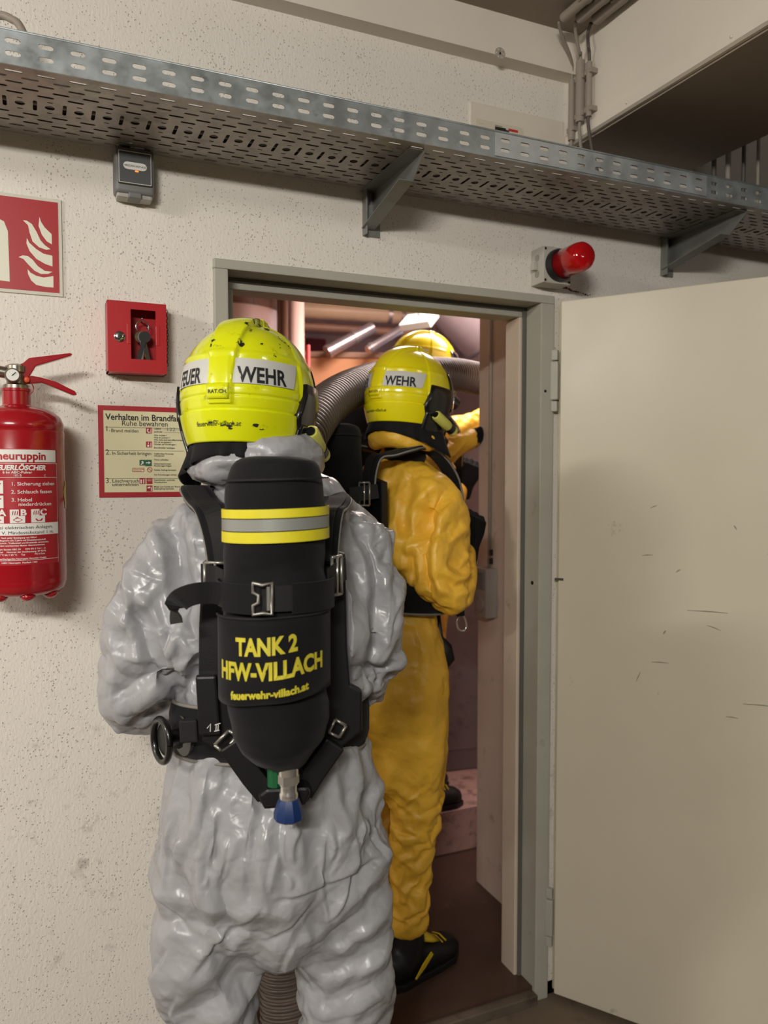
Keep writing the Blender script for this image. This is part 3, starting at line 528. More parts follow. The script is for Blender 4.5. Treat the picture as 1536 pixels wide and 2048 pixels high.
et(mk, 'Nicht bei elektrischen Anlagen,', 0, 1058, 6.2, 0, 1.22); mk.build('lettering', 'print_black', lb); mk = MB(); et(mk, 'bis 1000 V. Mindestabstand 1 m.', 0, 1068.5, 6.2, 0, 1.22)
mw.build('lettering', 'print_white', lb); mw = MB()
for i, tx in enumerate(['Nach jeder Betätigung neu füllen!', 'Prüfung längstens alle 2 Jahre auf Einsatzbereitschaft', 'Nur solche Lösch-, Treibmittel und Ersatzteile verwenden,', 'die mit dem anerkannten Muster übereinstimmen.']): et(mw, tx, 0, 1077+i*5.2, 3.1, .0001, 1.1)
for i, tx in enumerate(['Neuruppin Bautex ABC 50      DIN EN 3 Teil 1 - 6', 'Treibmittel     Nummer der Anerkennung  SP 92/96', 'von -30 °C bis + 60 °C     Typ             PG 6 Euro']): et(mw, tx, 0, 1100+i*5.4, 3.1, .0001, 1.1)
et(mw, 'FLN Feuerlöschgeräte Neuruppin Vertriebs-GmbH', 0, 1119, 3.1, .0001, 1.12); et(mw, '16801 Neuruppin  Postfach 1162', 0, 1127, 3.1, .0001, 1.12)
for j, (xx, ch) in enumerate([(-.036, 'A'), (.002, 'B'), (.040, 'C')]):
    patch('pictogram', xx-.017, xx+.010, LZ(1046), LZ(1019), 'print_white', .0007, lb, 6); patch('pictogram', xx-.001, xx+.015, LZ(1032), LZ(1016), 'ext_label_red', .0009, lb, 6)
    ml_ = MB(); et(ml_, ch, xx+.007, 1031, 12, .0007, 1.15); ml_.build('lettering', 'print_white', lb)
    rd = random.Random(j); P_ = [(xx-.012, LZ(1040)), (xx-.004, LZ(1034)), (xx+.006, LZ(1040)), (xx-.003, LZ(1045))] if ch != 'C' else [(xx-.010, LZ(1038)), (xx+.006, LZ(1038)), (xx+.003, LZ(1043)), (xx-.006, LZ(1043))]
    wrap(mp_, P_, [(0, 1, 2, 3)], .0009)
    for k in range(3): wrap(mp_, [(xx-.013+k*.004, LZ(1030)), (xx-.0115+k*.004, LZ(1030)), (xx-.0105+k*.004, LZ(1022)), (xx-.012+k*.004, LZ(1022))], [(0, 1, 2, 3)], .0009)
for j, yy in enumerate((963, 993)):
    patch('pictogram', -.052, -.026, LZ(yy+24), LZ(yy-2), 'print_white', .0007, lb, 6); wrap(mp_, [(-.044, LZ(yy+22)), (-.034, LZ(yy+22)), (-.034, LZ(yy+10)), (-.044, LZ(yy+10))], [(0, 1, 2, 3)], .0009); wrap(mp_, [(-.040, LZ(yy+9)), (-.030, LZ(yy+5)), (-.030, LZ(yy+3)), (-.041, LZ(yy+7))], [(0, 1, 2, 3)], .0009)
mw.build('lettering', 'print_white', lb); mk.build('lettering', 'print_black', lb); mr.build('brand_lettering', 'ext_label_red', lb); mp_.build('pictogram_marks', 'ext_label_red', lb, kind='stuff')
vs, fs = [(.104, LZ(985)), (.118, LZ(966)), (.150, LZ(960)), (.150, LZ(1018)), (.118, LZ(1021))], [(0, 1, 2, 3, 4)]
mb = MB(); n = 6
for i in range(n):
    xa, xb = .108+.03*i/n, .108+.03*(i+1)/n; f = lambda x: LZ(985)+(LZ(962)-LZ(985))*min(1, (x-.108)/.014); h = lambda x: LZ(985)+(LZ(1021)-LZ(985))*min(1, (x-.108)/.010)
    wrap(mb, [(xa, h(xa)), (xb, h(xb)), (xb, f(xb)), (xa, f(xa))], [(0, 1, 2, 3)], .0006)
mb.build('inspection_sticker', mat('sticker_yellow', (214, 196, 110), .5), ex, smooth=True)
# ------------------------------------------------------------------ people: tools
def pn(P, seed=0):                     # gradient noise on an (n, 3) array
    P = np.asarray(P, float); i0 = np.floor(P).astype(np.int64); f = P-i0; u = f*f*f*(f*(f*6-15)+10); out = 0
    def grad(ix, iy, iz, fx, fy, fz):
        h = (ix*374761393+iy*668265263+iz*2147483647+seed*974711) & 0xffffffff
        h = ((h ^ (h >> 13))*1274126177) & 0xffffffff; h = (h ^ (h >> 16)) & 0xffff
        a = h*(2*PI/65536.); b = ((h*2654435761 >> 7) & 0xffff)/65536.*2-1; s = np.sqrt(1-b*b)
        return s*np.cos(a)*fx+s*np.sin(a)*fy+b*fz
    for dx in (0, 1):
        for dy in (0, 1):
            for dz in (0, 1):
                wgt = (u[:, 0] if dx else 1-u[:, 0])*(u[:, 1] if dy else 1-u[:, 1])*(u[:, 2] if dz else 1-u[:, 2])
                out = out+wgt*grad(i0[:, 0]+dx, i0[:, 1]+dy, i0[:, 2]+dz, f[:, 0]-dx, f[:, 1]-dy, f[:, 2]-dz)
    return out
def remesh(mb, voxel, it=3):
    me = bpy.data.meshes.new('r'); me.from_pydata(mb.v, [], mb.f); bm = bmesh.new(); bm.from_mesh(me); bmesh.ops.recalc_face_normals(bm, faces=bm.faces); bm.to_mesh(me); bm.free()
    o = bpy.data.objects.new('r', me); C.objects.link(o); md = o.modifiers.new('m', 'REMESH'); md.mode = 'VOXEL'; md.voxel_size = voxel; md.adaptivity = 0
    ms = o.modifiers.new('s', 'SMOOTH'); ms.iterations = it; ms.factor = .5
    r = bpy.data.meshes.new_from_object(o.evaluated_get(bpy.context.evaluated_depsgraph_get())); bpy.data.objects.remove(o); bpy.data.meshes.remove(me); return r
def arrays(me):
    n = len(me.vertices); V = np.empty(n*3); me.vertices.foreach_get('co', V); N = np.empty(n*3); me.vertex_normals.foreach_get('vector', N)
    return V.reshape(-1, 3), N.reshape(-1, 3)
def setco(me, V): me.vertices.foreach_set('co', V.ravel()); me.update()
def facet(P, seed):                     # piecewise linear noise on a Kuhn simplex lattice: flat facets that meet in sharp creases
    i0 = np.floor(P).astype(np.int64); f = P-i0; order = np.argsort(-f, axis=1); fs_ = np.take_along_axis(f, order, 1)
    def val(I):
        h = (I[:, 0]*374761393+I[:, 1]*668265263+I[:, 2]*2147483647+seed*974711) & 0xffffffff
        h = ((h ^ (h >> 13))*1274126177) & 0xffffffff; return ((h ^ (h >> 16)) & 0xffff)/32768.-1
    out = (1-fs_[:, 0])*val(i0); I = i0.copy(); r = np.arange(len(P))
    for k in range(3):
        I[r, order[:, k]] += 1; out = out+(fs_[:, k]-(fs_[:, k+1] if k < 2 else 0))*val(I)
    return out
def crumple(P, amp, scale, seed, aniso=(1, 1, 1), warp=.35):
    rg = np.random.default_rng(seed); q, _ = np.linalg.qr(rg.normal(size=(3, 3))); Q = P*np.array(aniso)*scale
    W_ = np.stack([pn(Q*.55, seed+1), pn(Q*.55+31, seed+2), pn(Q*.55+67, seed+3)], 1)
    return amp*facet((Q+W_*warp*1.6)@q.T, seed)
def seg_dist(p, poly):               # distance and parameter of 2-D points to a polyline
    best = np.full(len(p), 9.); par = np.zeros(len(p)); sg = np.zeros(len(p)); k = len(poly)-1
    for i in range(k):
        a = np.array(poly[i]); b = np.array(poly[i+1]); d = b-a; t = np.clip(((p-a)@d)/(d@d), 0, 1); q = p-a-t[:, None]*d
        r = np.hypot(q[:, 0], q[:, 1]); m = r < best; best[m] = r[m]; par[m] = (i+t[m])/k; sg[m] = np.sign(d[0]*q[m, 1]-d[1]*q[m, 0])
    return best, par, sg
def suit_mat(name, col, rough, bumps, dirtc=None, coat=.15):
    m = mat(name, col, rough, var=.05, vscale=9, coat=coat, rvar=.08); nt = m.node_tree; L = nt.links.new; b = nt.nodes['Principled BSDF']
    b.inputs['Coat Roughness'].default_value = .25
    tc = nd(nt, 'ShaderNodeTexCoord'); nz = nd(nt, 'ShaderNodeTexNoise', i_Scale=14.0, i_Detail=2.0); L(tc.outputs['Object'], nz.inputs['Vector'])
    ad = nd(nt, 'ShaderNodeVectorMath', operation='MULTIPLY_ADD'); ad.inputs[1].default_value = (.06, .06, .06); L(nz.outputs['Color'], ad.inputs[0]); L(tc.outputs['Object'], ad.inputs[2])
    prev = None
    for sc, st, dist in bumps:
        v = nd(nt, 'ShaderNodeTexVoronoi', i_Scale=sc); L(ad.outputs[0], v.inputs['Vector'])
        bp = nd(nt, 'ShaderNodeBump', i_Strength=st, i_Distance=dist); L(v.outputs['Distance'], bp.inputs['Height'])
        if prev: L(prev.outputs[0], bp.inputs['Normal'])
        prev = bp
    L(prev.outputs[0], b.inputs['Normal']); return m
suit_mat('silver_suit', (160, 160, 163), .31, [(42, .22, .004), (100, .16, .002)], coat=.0)
suit_mat('yellow_suit', (236, 184, 58), .45, [(38, .3, .005), (90, .2, .0025)], coat=0)
mat('black_fabric', (14, 14, 17), .85, spec=.3, var=.12, vscale=20, bump=.35, bscale=900, bdist=.0008, sheen=.06)
mat('black_webbing', (20, 19, 19), .75, var=.1, bump=.3, bscale=700, bdist=.0008); mat('black_rubber', (17, 17, 18), .5); mat('carbon_plate', (15, 15, 16), .45, bump=.1, bscale=300)
mat('piping_grey', (128, 124, 116), .6); mat('buckle', (168, 165, 158), .36, .8); mat('helmet_black', (16, 16, 17), .3, coat=.3)
mat('skin', (196, 150, 125), .5, var=.05)
# ------------------------------------------------------------------ helmet
HA, HB, HD, HL = .121, .146, .139, .090
def hpt(az, s, off=0, rib=True):
    if s >= 0: z = HD*math.sin(s*PI/2); R = max(0, 1-(z/HD)**2.15)**(1/2.15)
    else: z = HL*s; R = 1-.15*abs(s)**1.7
    sx = math.sin(az); cy = -math.cos(az); x = sx*HA*R; y = cy*HB*R; o = 0
    if rib:
        wv = .019+.010*max(0, s)
        k = 1-min(1, max(0, (abs(x)-wv)/.0035)); k = k*k*(3-2*k)
        if s > -.30 and cy < .6 or s > .3: o += k*(.0062+.008*max(0, s-.35)/.65)
        if s < -.42: o += .0036
        elif s < -.37: o -= .0022
        if -.16 < s < -.11: o -= .0022
        A_ = abs(math.degrees(math.atan2(sx, -cy)))
        if 0.02 < s < .26 and 7 < A_ < 72: o -= .0016
        if .26 <= s < .30 and A_ < 100: o += .0022
        if 72 <= A_ < 112 and s > -.4:                      # cheek ridge running up to the brow
            o += .002
    nrm = Vector((sx/HA, cy/HB, 0)).normalized()*(R if s >= 0 else 1)+Vector((0, 0, (max(0, s))**1.1 if s >= 0 else -.05)); nrm.normalize()
    return Vector((x, y, z))+nrm*(o+off)
def s_of_z(z): return math.asin(min(1, z/HD))*2/PI if z >= 0 else z/HL
def hpatch(name, a0, a1, s0, s1, off, m, par, M, na=24, ns=6, thick=0, edge=None, rib=False, smooth=True):
    mb = MB(); vs = []
    for j in range(ns+1):
        for i in range(na+1):
            fa = i/na; fs_ = j/ns; aa0, aa1 = a0, a1
            if edge: aa0, aa1 = edge(fs_)
            vs.append(hpt(math.radians(aa0+(aa1-aa0)*fa), s0+(s1-s0)*fs_, off, rib))
    mb.add(vs, [(j*(na+1)+i, j*(na+1)+i+1, (j+1)*(na+1)+i+1, (j+1)*(na+1)+i) for j in range(ns) for i in range(na)], M)
    o = mb.build(name, m, par, smooth=smooth)
    if thick: sm = o.modifiers.new('t', 'SOLIDIFY'); sm.thickness = thick; sm.offset = -1
    return o
def htext(mb, txt, azc, z, size, sx, bold, M, slant=0, off=.0012, align='CENTER'):
    vs, fs = text_geo(txt, size, bold, align, sx); out = []
    for a, b in vs: out.append(hpt(math.radians(azc)+(a+slant*b)/.124, s_of_z(z+b), off, False))
    mb.add(out, fs, M)
mat('reflex_white', (206, 206, 200), .45); mat('lamp_yellow', (206, 204, 96), .4)
def helmet_paint(name, col, dirty):
    m = mat(name, col, .25, var=.03, coat=.5, dirt=(96, 92, 14) if dirty else None, dscale=34, dlo=.60, dhi=.78); b = m.node_tree.nodes['Principled BSDF']
    return m
helmet_paint('helmet_yellow', (226, 232, 18), True); helmet_paint('helmet_yellow_clean_warm_lit', (240, 226, 20), False)  # clean helmets: yellower tint puts the plant room's warm light into the colour
def make_helmet(par, M, m, words=True, chips=False):
    NA, rows = 264, [i/92 for i in range(93)]
    vs = []; fs = []
    def smin(az):
        A_ = abs((math.degrees(az)+180) % 360-180)
        if A_ < 78: return -1.0
        if A_ < 104: return -1.0+.0*(A_-78)
        if A_ < 122: t = (A_-104)/18; return -1.0+1.22*t*t*(3-2*t)
        return .22
    for t in rows:
        for i in range(NA):
            az = 2*PI*i/NA; s0 = smin(az); vs.append(hpt(az, s0+(1-s0)*(t**.9) if t < 1 else 1.0))
    for j in range(len(rows)-1):
        for i in range(NA): fs.append((j*NA+i, j*NA+(i+1) % NA, (j+1)*NA+(i+1) % NA, (j+1)*NA+i))
    mb = MB(); mb.add(vs, fs, M); h = mb.build('helmet', m, par, auto=60); sm = h.modifiers.new('t', 'SOLIDIFY'); sm.thickness = .004; sm.offset = -1
    h['label'] = 'fluorescent yellow fire helmet with reflective lettering'
    for sg in (1, -1):
        hpatch('reflective_band', 9, 66, .035, .245, .0006, 'reflex_white', h, M, 24, 4, edge=(lambda f: (9.5, 62+6*f)) if sg > 0 else (lambda f: (-62-6*f, -9.5)))
    if words:
        mb = MB(); htext(mb, 'WEHR', 34, .0105, .0375, .80, .0011, M); mb.build('lettering', 'print_black', h)
        mb = MB(); htext(mb, 'FEUER', -34, .0105, .0375, .64, .0011, M); mb.build('lettering', 'print_black', h)
        mb = MB(); htext(mb, 'feuerwehr-villach.at', -4, -.064, (.0118), .95, .0001, M, .2, .0045); mb.build('lettering', 'print_black', h)
    pl = hpatch('name_plate', -9.5, 8, -.22, .03, .0085, m, h, M, 8, 4, .006)
    if words: mb = MB(); htext(mb, 'RAT.CH.', -.5, -.0105, .0088, 1.0, .0002, M, 0, .0093); mb.build('lettering', 'print_black', h)
    for sg in (1, -1):
        hpatch('visor_mount', 0, 0, -.74, .10, .0085, 'helmet_black', h, M, 10, 8, .012, edge=(lambda f: (66+12*abs(f-.35), 112)) if sg > 0 else (lambda f: (-112, -66-12*abs(f-.35))))
        hpatch('ear_guard', 0, 0, -1.25, -.55, .003, 'helmet_black', h, M, 10, 6, .006, edge=(lambda f: (66+4*f, 118)) if sg > 0 else (lambda f: (-118, -66-4*f)))
    hpatch('visor', 112, 248, -.30, .34, .006, 'visor_dark', h, M, 28, 10, .004)
    # neck curtain
    vs = []; NA2 = 60; rw = [0, .2, .4, .6, .8, 1]
    for t in rw:
        for i in range(NA2+1):
            az = math.radians(-112+224*i/NA2); p = hpt(az, -.93, -.004, False); fl = abs(math.degrees(az))/112
            dr_ = .012*t+.07*t*max(0, fl-.4); wv = .006*t*math.sin(i*.9+2*math.sin(i*.4))
            q = Vector((math.sin(az), -math.cos(az), 0)); vs.append(p+q*(dr_*.6+wv)+Vector((0, 0, -(.030+.060*fl**1.5)*t)))
    mb = MB(); mb.add(vs, [(j*(NA2+1)+i, j*(NA2+1)+i+1, (j+1)*(NA2+1)+i+1, (j+1)*(NA2+1)+i) for j in range(5) for i in range(NA2)], M); o = mb.build('neck_curtain', 'black_fabric', h, smooth=True); sm = o.modifiers.new('t', 'SOLIDIFY'); sm.thickness = .004
    # lamp on the right side
    c = hpt(math.radians(97), -.86, .022, False); d = Vector((.02, 1, -.42)).normalized(); k0 = c-d*.045; k1 = c+d*.05
    lm = MB().tube([k0, k0+d*.004, k0+d*.06, k0+d*.066, k0+d*.09, k1], [.0125, .0150, .0150, .0135, .0158, .0150], 20, True, M).build('helmet_lamp', 'lamp_yellow', h, auto=40)
    MB().tube([k0-d*.0016, k0+d*.001], [.0092, .0092], 18, True, M).build('lamp_end_cap', 'helmet_black', h)
    MB().tube([k0+d*.066, k0+d*.088], [.0152, .0152], 20, True, M).build('lamp_grip', 'helmet_black', h)
    if chips:
        rd = random.Random(4); mb = MB()
        for (az, s, r) in [(46, .82, .010), (50, .70, .007), (52, .66, .009), (30, .73, .0045), (40, .73, .006), (20, .62, .0075), (24, .60, .004), (13, .40, .0075), (16, .36, .005), (36, .40, .003), (-12, .40, .0055), (-13, .37, .004), (-10, -.66, .0055), (-4, -.63, .0045), (2, -.70, .006), (8, -.74, .007), (10, -.68, .005), (30, -.70, .0075), (33, -.74, .004), (60, .55, .003), (64, .5, .004), (-36, -.34, .002), (45, .3, .003), (56, .42, .003), (70, .46, .003)]:
            for q in range(2):
                cz = az+rd.uniform(-2, 2); cs = s+rd.uniform(-.025, .025); rr = r*rd.uniform(.5, 1); n = 9
                vs = [hpt(math.radians(cz), cs, .0008)]
                for k in range(n):
                    a = 2*PI*k/n; R_ = rr*rd.uniform(.35, 1.25); vs.append(hpt(math.radians(cz)+R_*math.cos(a)/.12/max(.3, math.cos(max(0, cs)*PI/2)), cs+R_*math.sin(a)*.75/.2, .0008))
                mb.add(vs, [(0, k+1, (k+1) % n+1) for k in range(n)], M)
        mb.build('paint_chips', 'print_black', h, kind='stuff')
    return h
vd = mat('visor_dark', (14, 14, 16), .08, coat=.6)
# ------------------------------------------------------------------ head with mask, glove, boot
def make_head(par, M, z_neck):
    mb = MB()
    mb.tube([(0, 0, z_neck), (0, .005, -.10), (0, .01, -.05)], [(.062, .066), (.06, .066), (.06, .07)], 20, True)
    prof = [(-.135, .030, .045, .045), (-.12, .05, .062, .03), (-.09, .062, .085, .02), (-.05, .072, .098, .008), (0, .078, .104, 0), (.05, .074, .100, 0), (.085, .058, .078, -.002), (.105, .03, .04, -.004)]
    mb.tube([(0, y, z) for z, a, b, y in prof], [(a, b) for z, a, b, y in prof], 24, True)
    mb.tube([(0, .095, -.01), (0, .118, -.045), (0, .10, -.06)], [.010, .015, .012], 10)      # nose
    for sx in (-1, 1): mb.tube([(sx*.045, .085, .012), (sx*.02, .1, .014)], .012, 8); mb.tube([(sx*.076, 0, -.035), (sx*.082, -.008, .0)], [.012, .016], 8)   # brows, ears
    mb.tube([(-.022, .098, -.085), (0, .106, -.083), (.022, .098, -.085)], [.006, .009, .006], 8)   # mouth
    me = remesh(mb, .008, 2); V, N = arrays(me); V2 = np.array([M @ Vector(v) for v in V]); setco(me, V2); hd = mkobj('head', me, 'black_fabric', par, smooth=True)
    for sx in (-1, 1): MB().lathe([(.001, -.012), (.008, -.009), (.012, 0), (.008, .009), (.001, .012)], 12, M @ Matrix.Translation((sx*.032, .082, .0))).build('eye', 'print_white', hd, smooth=True)
    fm = MB().tube([(0, .085, -.135), (0, .10, -.12), (0, .108, -.07), (0, .104, -.01), (0, .09, .03)], [(.03, .02), (.055, .035), (.068, .04), (.074, .036), (.066, .03)], 24, True, M, flat=(1, 0, 0)).build('face_mask', 'black_rubber', par, smooth=True)
    MB().tube([(0, .118, -.062), (0, .122, -.03), (0, .114, .018)], [(.05, .036), (.062, .036), (.055, .03)], 24, True, M, flat=(1, 0, 0)).build('mask_visor', 'visor_dark', fm, smooth=True)
    MB().tube([(0, .13, -.095), (0, .175, -.115)], [.03, .026], 20, True, M).build('demand_valve', 'helmet_black', fm, auto=40)
    return hd
def make_glove(par, wrist, fdir, back, curl=1.0, side=1, m='glove_black'):
    # local: x along the fingers, z out of the back of the hand, y towards the thumb
    x = Vector(fdir).normalized(); z = Vector(back); z = (z-x*z.dot(x)).normalized(); y = z.cross(x)*side; M = frame_m(wrist, x, y, z)
    mb = MB(); mb.tube([(-.05, 0, 0), (0, 0, 0), (.045, .002, 0), (.085, 0, 0)], [(.036, .036), (.028, .034), (.020, .046), (.016, .044)], 16, True, flat=(0, 0, 1))
    for i, (yy, ln, r) in enumerate([(.033, .072, .0105), (.011, .080, .011), (-.011, .075, .0105), (-.032, .058, .0095)]):
        p = Vector((.078, yy, 0)); pts = [p-Vector((.02, 0, 0))]; a = .25*curl; pts.append(p)
        for k, f in enumerate((.42, .33, .25)):
            a += (.55, .75, .6)[k]*curl; p = p+Vector((math.cos(a), 0, -math.sin(a)))*ln*f; pts.append(p)
        mb.tube(pts, [r, r, r*.97, r*.9, r*.75], 10)
    mb.tube([(.02, .03, -.004), (.045, .056, -.014), (.07, .064, -.034), (.088, .058, -.052)], [.015, .013, .0115, .009], 10)
    me = remesh(mb, .0045, 2); V, N = arrays(me); setco(me, np.array([M @ Vector(v) for v in V])); return mkobj('glove', me, m, par, smooth=True)
mat('glove_black', (17, 17, 18), .85, spec=.2); mat('boot_yellow', (206, 176, 30), .5)
def make_boot(par, ankle, yaw):
    M = Matrix.Translation(Vector(ankle)) @ Matrix.Rotation(yaw, 4, 'Z'); mb = MB()
    mb.tube([(0, 0, .07), (0, 0, .14), (0, -.002, .22)], [(.046, .058), (.042, .050), (.042, .048)], 20)
    ft = [(-.075, .05, .034, .040), (-.05, .056, .040, .05), (0, .06, .043, .058), (.06, .05, .046, .048), (.12, .044, .050, .040), (.165, .040, .046, .034), (.19, .035, .030, .022)]
    mb.tube([(0, y, z) for y, z, a, b in ft], [(b, a) for y, z, a, b in ft], 20, flat=(0, 0, 1))
    me = remesh(mb, .007, 2); V, N = arrays(me); setco(me, np.array([M @ Vector(v) for v in V])); b = mkobj('boot', me, 'black_rubber', par, smooth=True)
    so = [(-.03, -.085), (.03, -.085), (.044, -.05), (.045, 0), (.05, .1), (.046, .16), (.02, .2), (-.02, .2), (-.046, .16), (-.05, .1), (-.045, 0), (-.044, -.05)]
    MB().prism(so, 0, .022, M, 'xy').build('sole', 'black_rubber', b, bevel=.004)
    MB().tube([(0, .045, .115), (0, .075, .10), (0, .10, .088)], [(.012, .035), (.012, .036), (.006, .03)], 14, True, M, flat=(0, .3, 1)).build('tongue', 'boot_yellow', b, smooth=True)
    for sx in (-1, 1): MB().ribbon([(sx*.052, -.02, .03), (sx*.056, .01, .06), (sx*.055, .045, .085)], (0, 1, 0), [.004, .016, .012], .004, M).build('side_flash', 'boot_yellow', b)
    for k in (.115, .13): MB().tube([(.03, k, .078), (0, k, .086), (-.03, k, .078)], .0025, 6, True, M).build('toe_stripe', 'boot_yellow', b)
    return b
def creases(V, N, specs, seed):
    # straight overlapping drapery creases: a gentle rise on one side, an abrupt drop on the other; specs: (count, mask, direction(p, n, rnd), length, amp, wide, narrow)
    rg = np.random.default_rng(seed); d = np.zeros(len(V)); W_ = V+.010*np.stack([pn(V*9, seed+1), pn(V*9, seed+2), pn(V*9, seed+3)], 1)
    for cnt, mask, dirf, ln, am, w1, w2 in specs:
        ids = np.nonzero(mask)[0]
        if not len(ids): continue
        for k in range(cnt):
            i = ids[rg.integers(len(ids))]; p = W_[i]; n = N[i]; t = np.array(dirf(V[i], n, rg), float); t = t-n*(t@n); t /= np.linalg.norm(t)+1e-9
            L_ = ln*rg.uniform(.5, 1.5); a = am*rg.uniform(.4, 1.3); k1 = w1*rg.uniform(.6, 1.4); s = np.cross(n, t); rel = W_-p
            near = np.nonzero(np.abs(rel).max(1) < L_/2+k1+.01)[0]; rel = rel[near]; u = rel@t/(L_/2); q = rel@s*rg.choice([-1, 1])+.012*u*u*rg.uniform(-1, 1); h = rel@n
            env = np.clip((1-np.abs(u))*2.2, 0, 1); env = env*(np.abs(h) < .06)*np.clip(N[near]@n+.3, 0, 1)
            d[near] += a*env*np.where(q > 0, np.maximum(0, 1-q/k1), np.maximum(0, 1+q/w2)-.35*np.maximum(0, 1-np.abs(q+w2*1.6)/(w2*1.4)))
    return d
def make_suit(par, torso, limbs, voxel, m, disp, name='suit'):
    mb = MB(); mb.tube([(x, y, z) for x, y, z, a, b in torso], [(a, b) for x, y, z, a, b in torso], 40, True, flat=(1, 0, 0))
    for L_ in limbs:
        P = smoothpath([p[:3] for p in L_], 5); n = len(L_)-1; R = []
        for i in range(len(P)):
            t = i/5; k = min(int(t), n-1); f = t-k; R.append(L_[k][3]*(1-f)+L_[k+1][3]*f)
        mb.tube(P, R, 22)
    me = remesh(mb, voxel, 6); V, N = arrays(me); V = V+N*disp(V, N)[:, None]; setco(me, V); return mkobj(name, me, m, par, smooth=True)
GRAV = .6
def drape(par, torso, limbs, voxel, m, pins, name='suit', grow=.10, bend=3.0, frames=26, seed_fn=None, inner=.016, sub=1, pres=0.0, post=None, tens=25):
    import time; t0 = time.time()
    def lofts(dr):
        mb = MB(); mb.tube([(x, y, z) for x, y, z, a, b in torso], [(max(.02, a-dr), max(.02, b-dr)) for x, y, z, a, b in torso], 40, True, flat=(1, 0, 0))
        for L_ in limbs:
            P = smoothpath([p[:3] for p in L_], 5); n = len(L_)-1; R = []
            for i in range(len(P)):
                t = i/5; k = min(int(t), n-1); f = t-k; R.append(max(.015, L_[k][3]*(1-f)+L_[k+1][3]*f-dr))
            mb.tube(P, R, 22)
        return mb
    me = remesh(lofts(0), voxel, 5); V, N = arrays(me)
    if seed_fn is not None: V = V+N*seed_fn(V, N)[:, None]; setco(me, V)
    body = bpy.data.objects.new('inner_body', remesh(lofts(inner), .016, 4)); C.objects.link(body)
    cm = body.modifiers.new('c', 'COLLISION'); body.collision.thickness_outer = .003; body.collision.cloth_friction = 12
    o = bpy.data.objects.new('cl', me); C.objects.link(o)
    vg = o.vertex_groups.new(name='pin'); wgt = pins(V)
    for i in np.nonzero(wgt > .01)[0]: vg.add([int(i)], float(wgt[i]), 'REPLACE')
    md = o.modifiers.new('cloth', 'CLOTH'); s = md.settings; s.quality = 4; s.mass = .12; s.air_damping = 2.0
    s.tension_stiffness = tens; s.compression_stiffness = tens; s.shear_stiffness = tens*.6; s.bending_stiffness = bend; s.bending_damping = .6; s.tension_damping = 8; s.compression_damping = 8; s.shear_damping = 8
    s.shrink_min = -grow; s.shrink_max = -grow; s.vertex_group_mass = 'pin'; s.pin_stiffness = 1.0
    if pres: s.use_pressure = True; s.uniform_pressure_force = pres
    s.effector_weights.gravity = GRAV; cs = md.collision_settings; cs.use_collision = True; cs.distance_min = .003; cs.collision_quality = 2; cs.use_self_collision = False
    md.point_cache.frame_start = 1; md.point_cache.frame_end = frames+1
    sc = bpy.context.scene
    for f in range(1, frames+1): sc.frame_set(f)
    r = bpy.data.meshes.new_from_object(o.evaluated_get(bpy.context.evaluated_depsgraph_get())); sc.frame_set(1)
    bpy.data.objects.remove(o); bpy.data.objects.remove(body)
    q = bpy.data.objects.new('q', r); C.objects.link(q); ss = q.modifiers.new('s', 'SUBSURF'); ss.levels = sub; ss.subdivision_type = 'CATMULL_CLARK'
    r2 = bpy.data.meshes.new_from_object(q.evaluated_get(bpy.context.evaluated_depsgraph_get())); bpy.data.objects.remove(q)
    if post is not None: V, N = arrays(r2); setco(r2, V+N*post(V, N)[:, None])
    print('DRAPE', len(V), time.time()-t0); return mkobj(name, r2, m, par, smooth=True)
# ------------------------------------------------------------------ firefighter in the silver suit
D1 = 1.47; PXC = 545
base = atd(PXC, 950, D1); ff1_loc = Vector((base.x, base.y, 0)); ff1_yaw = -(TH+math.atan((PXC-768)/FPX))
p1 = thing('person', 'person in a silver protective suit and yellow helmet, back turned, before the doorway', 'person', ff1_loc, ff1_yaw, 'firefighters')
def L1(px, py, y=0.):
    d = D1+y*1.0; return Vector(((px-PXC)*d/FPX*1.01, y, 1.56-(py-950)*d/FPX))
s1 = D1/FPX
torso = [(-.005, .01, .70, .150, .110), (-.006, .0, .77, .200, .150), (-.006, 0, .86, .213, .168), (-.006, 0, .96, .209, .165), (-.006, .0, 1.04, .197, .150), (-.006, .005, 1.085, .178, .130), (-.006, .005, 1.13, .176, .128), (-.006, .0, 1.20, .186, .138), (-.006, -.002, 1.30, .196, .142), (-.006, -.002, 1.40, .198, .138), (-.008, 0, 1.47, .182, .125), (-.014, .005, 1.52, .135, .105), (-.022, .01, 1.56, .09, .09), (-.03, .015, 1.60, .075, .08)]
armL = [(-.09, 0, 1.46, .06), (-.150, 0, 1.440, .076), (-.200, .0, 1.375, .084), (-.228, .005, 1.28, .086), (-.240, .02, 1.20, .084), (-.235, .065, 1.135, .080), (-.20, .15, 1.12, .070), (-.15, .23, 1.14, .058), (-.105, .285, 1.155, .044)]
armR = [(.07, 0, 1.46, .06), (.130, 0, 1.440, .076), (.163, 0, 1.37, .080), (.175, .01, 1.27, .076), (.180, .025, 1.20, .072), (.165, .07, 1.155, .069), (.14, .15, 1.14, .062), (.11, .23, 1.15, .052), (.075, .285, 1.165, .042)]
legL = [(-.110, 0, .86, .11), (-.117, -.005, .74, .112), (-.122, -.01, .66, .104), (-.120, -.01, .55, .100), (-.116, -.015, .46, .098), (-.112, -.02, .32, .096), (-.11, -.02, .20, .090), (-.11, -.02, .14, .086)]
legR = [(.098, 0, .86, .11), (.108, -.005, .74, .106), (.116, -.01, .66, .096), (.122, -.01, .55, .092), (.122, -.015, .46, .090), (.120, -.02, .32, .090), (.12, -.02, .20, .088), (.12, -.02, .14, .084)]
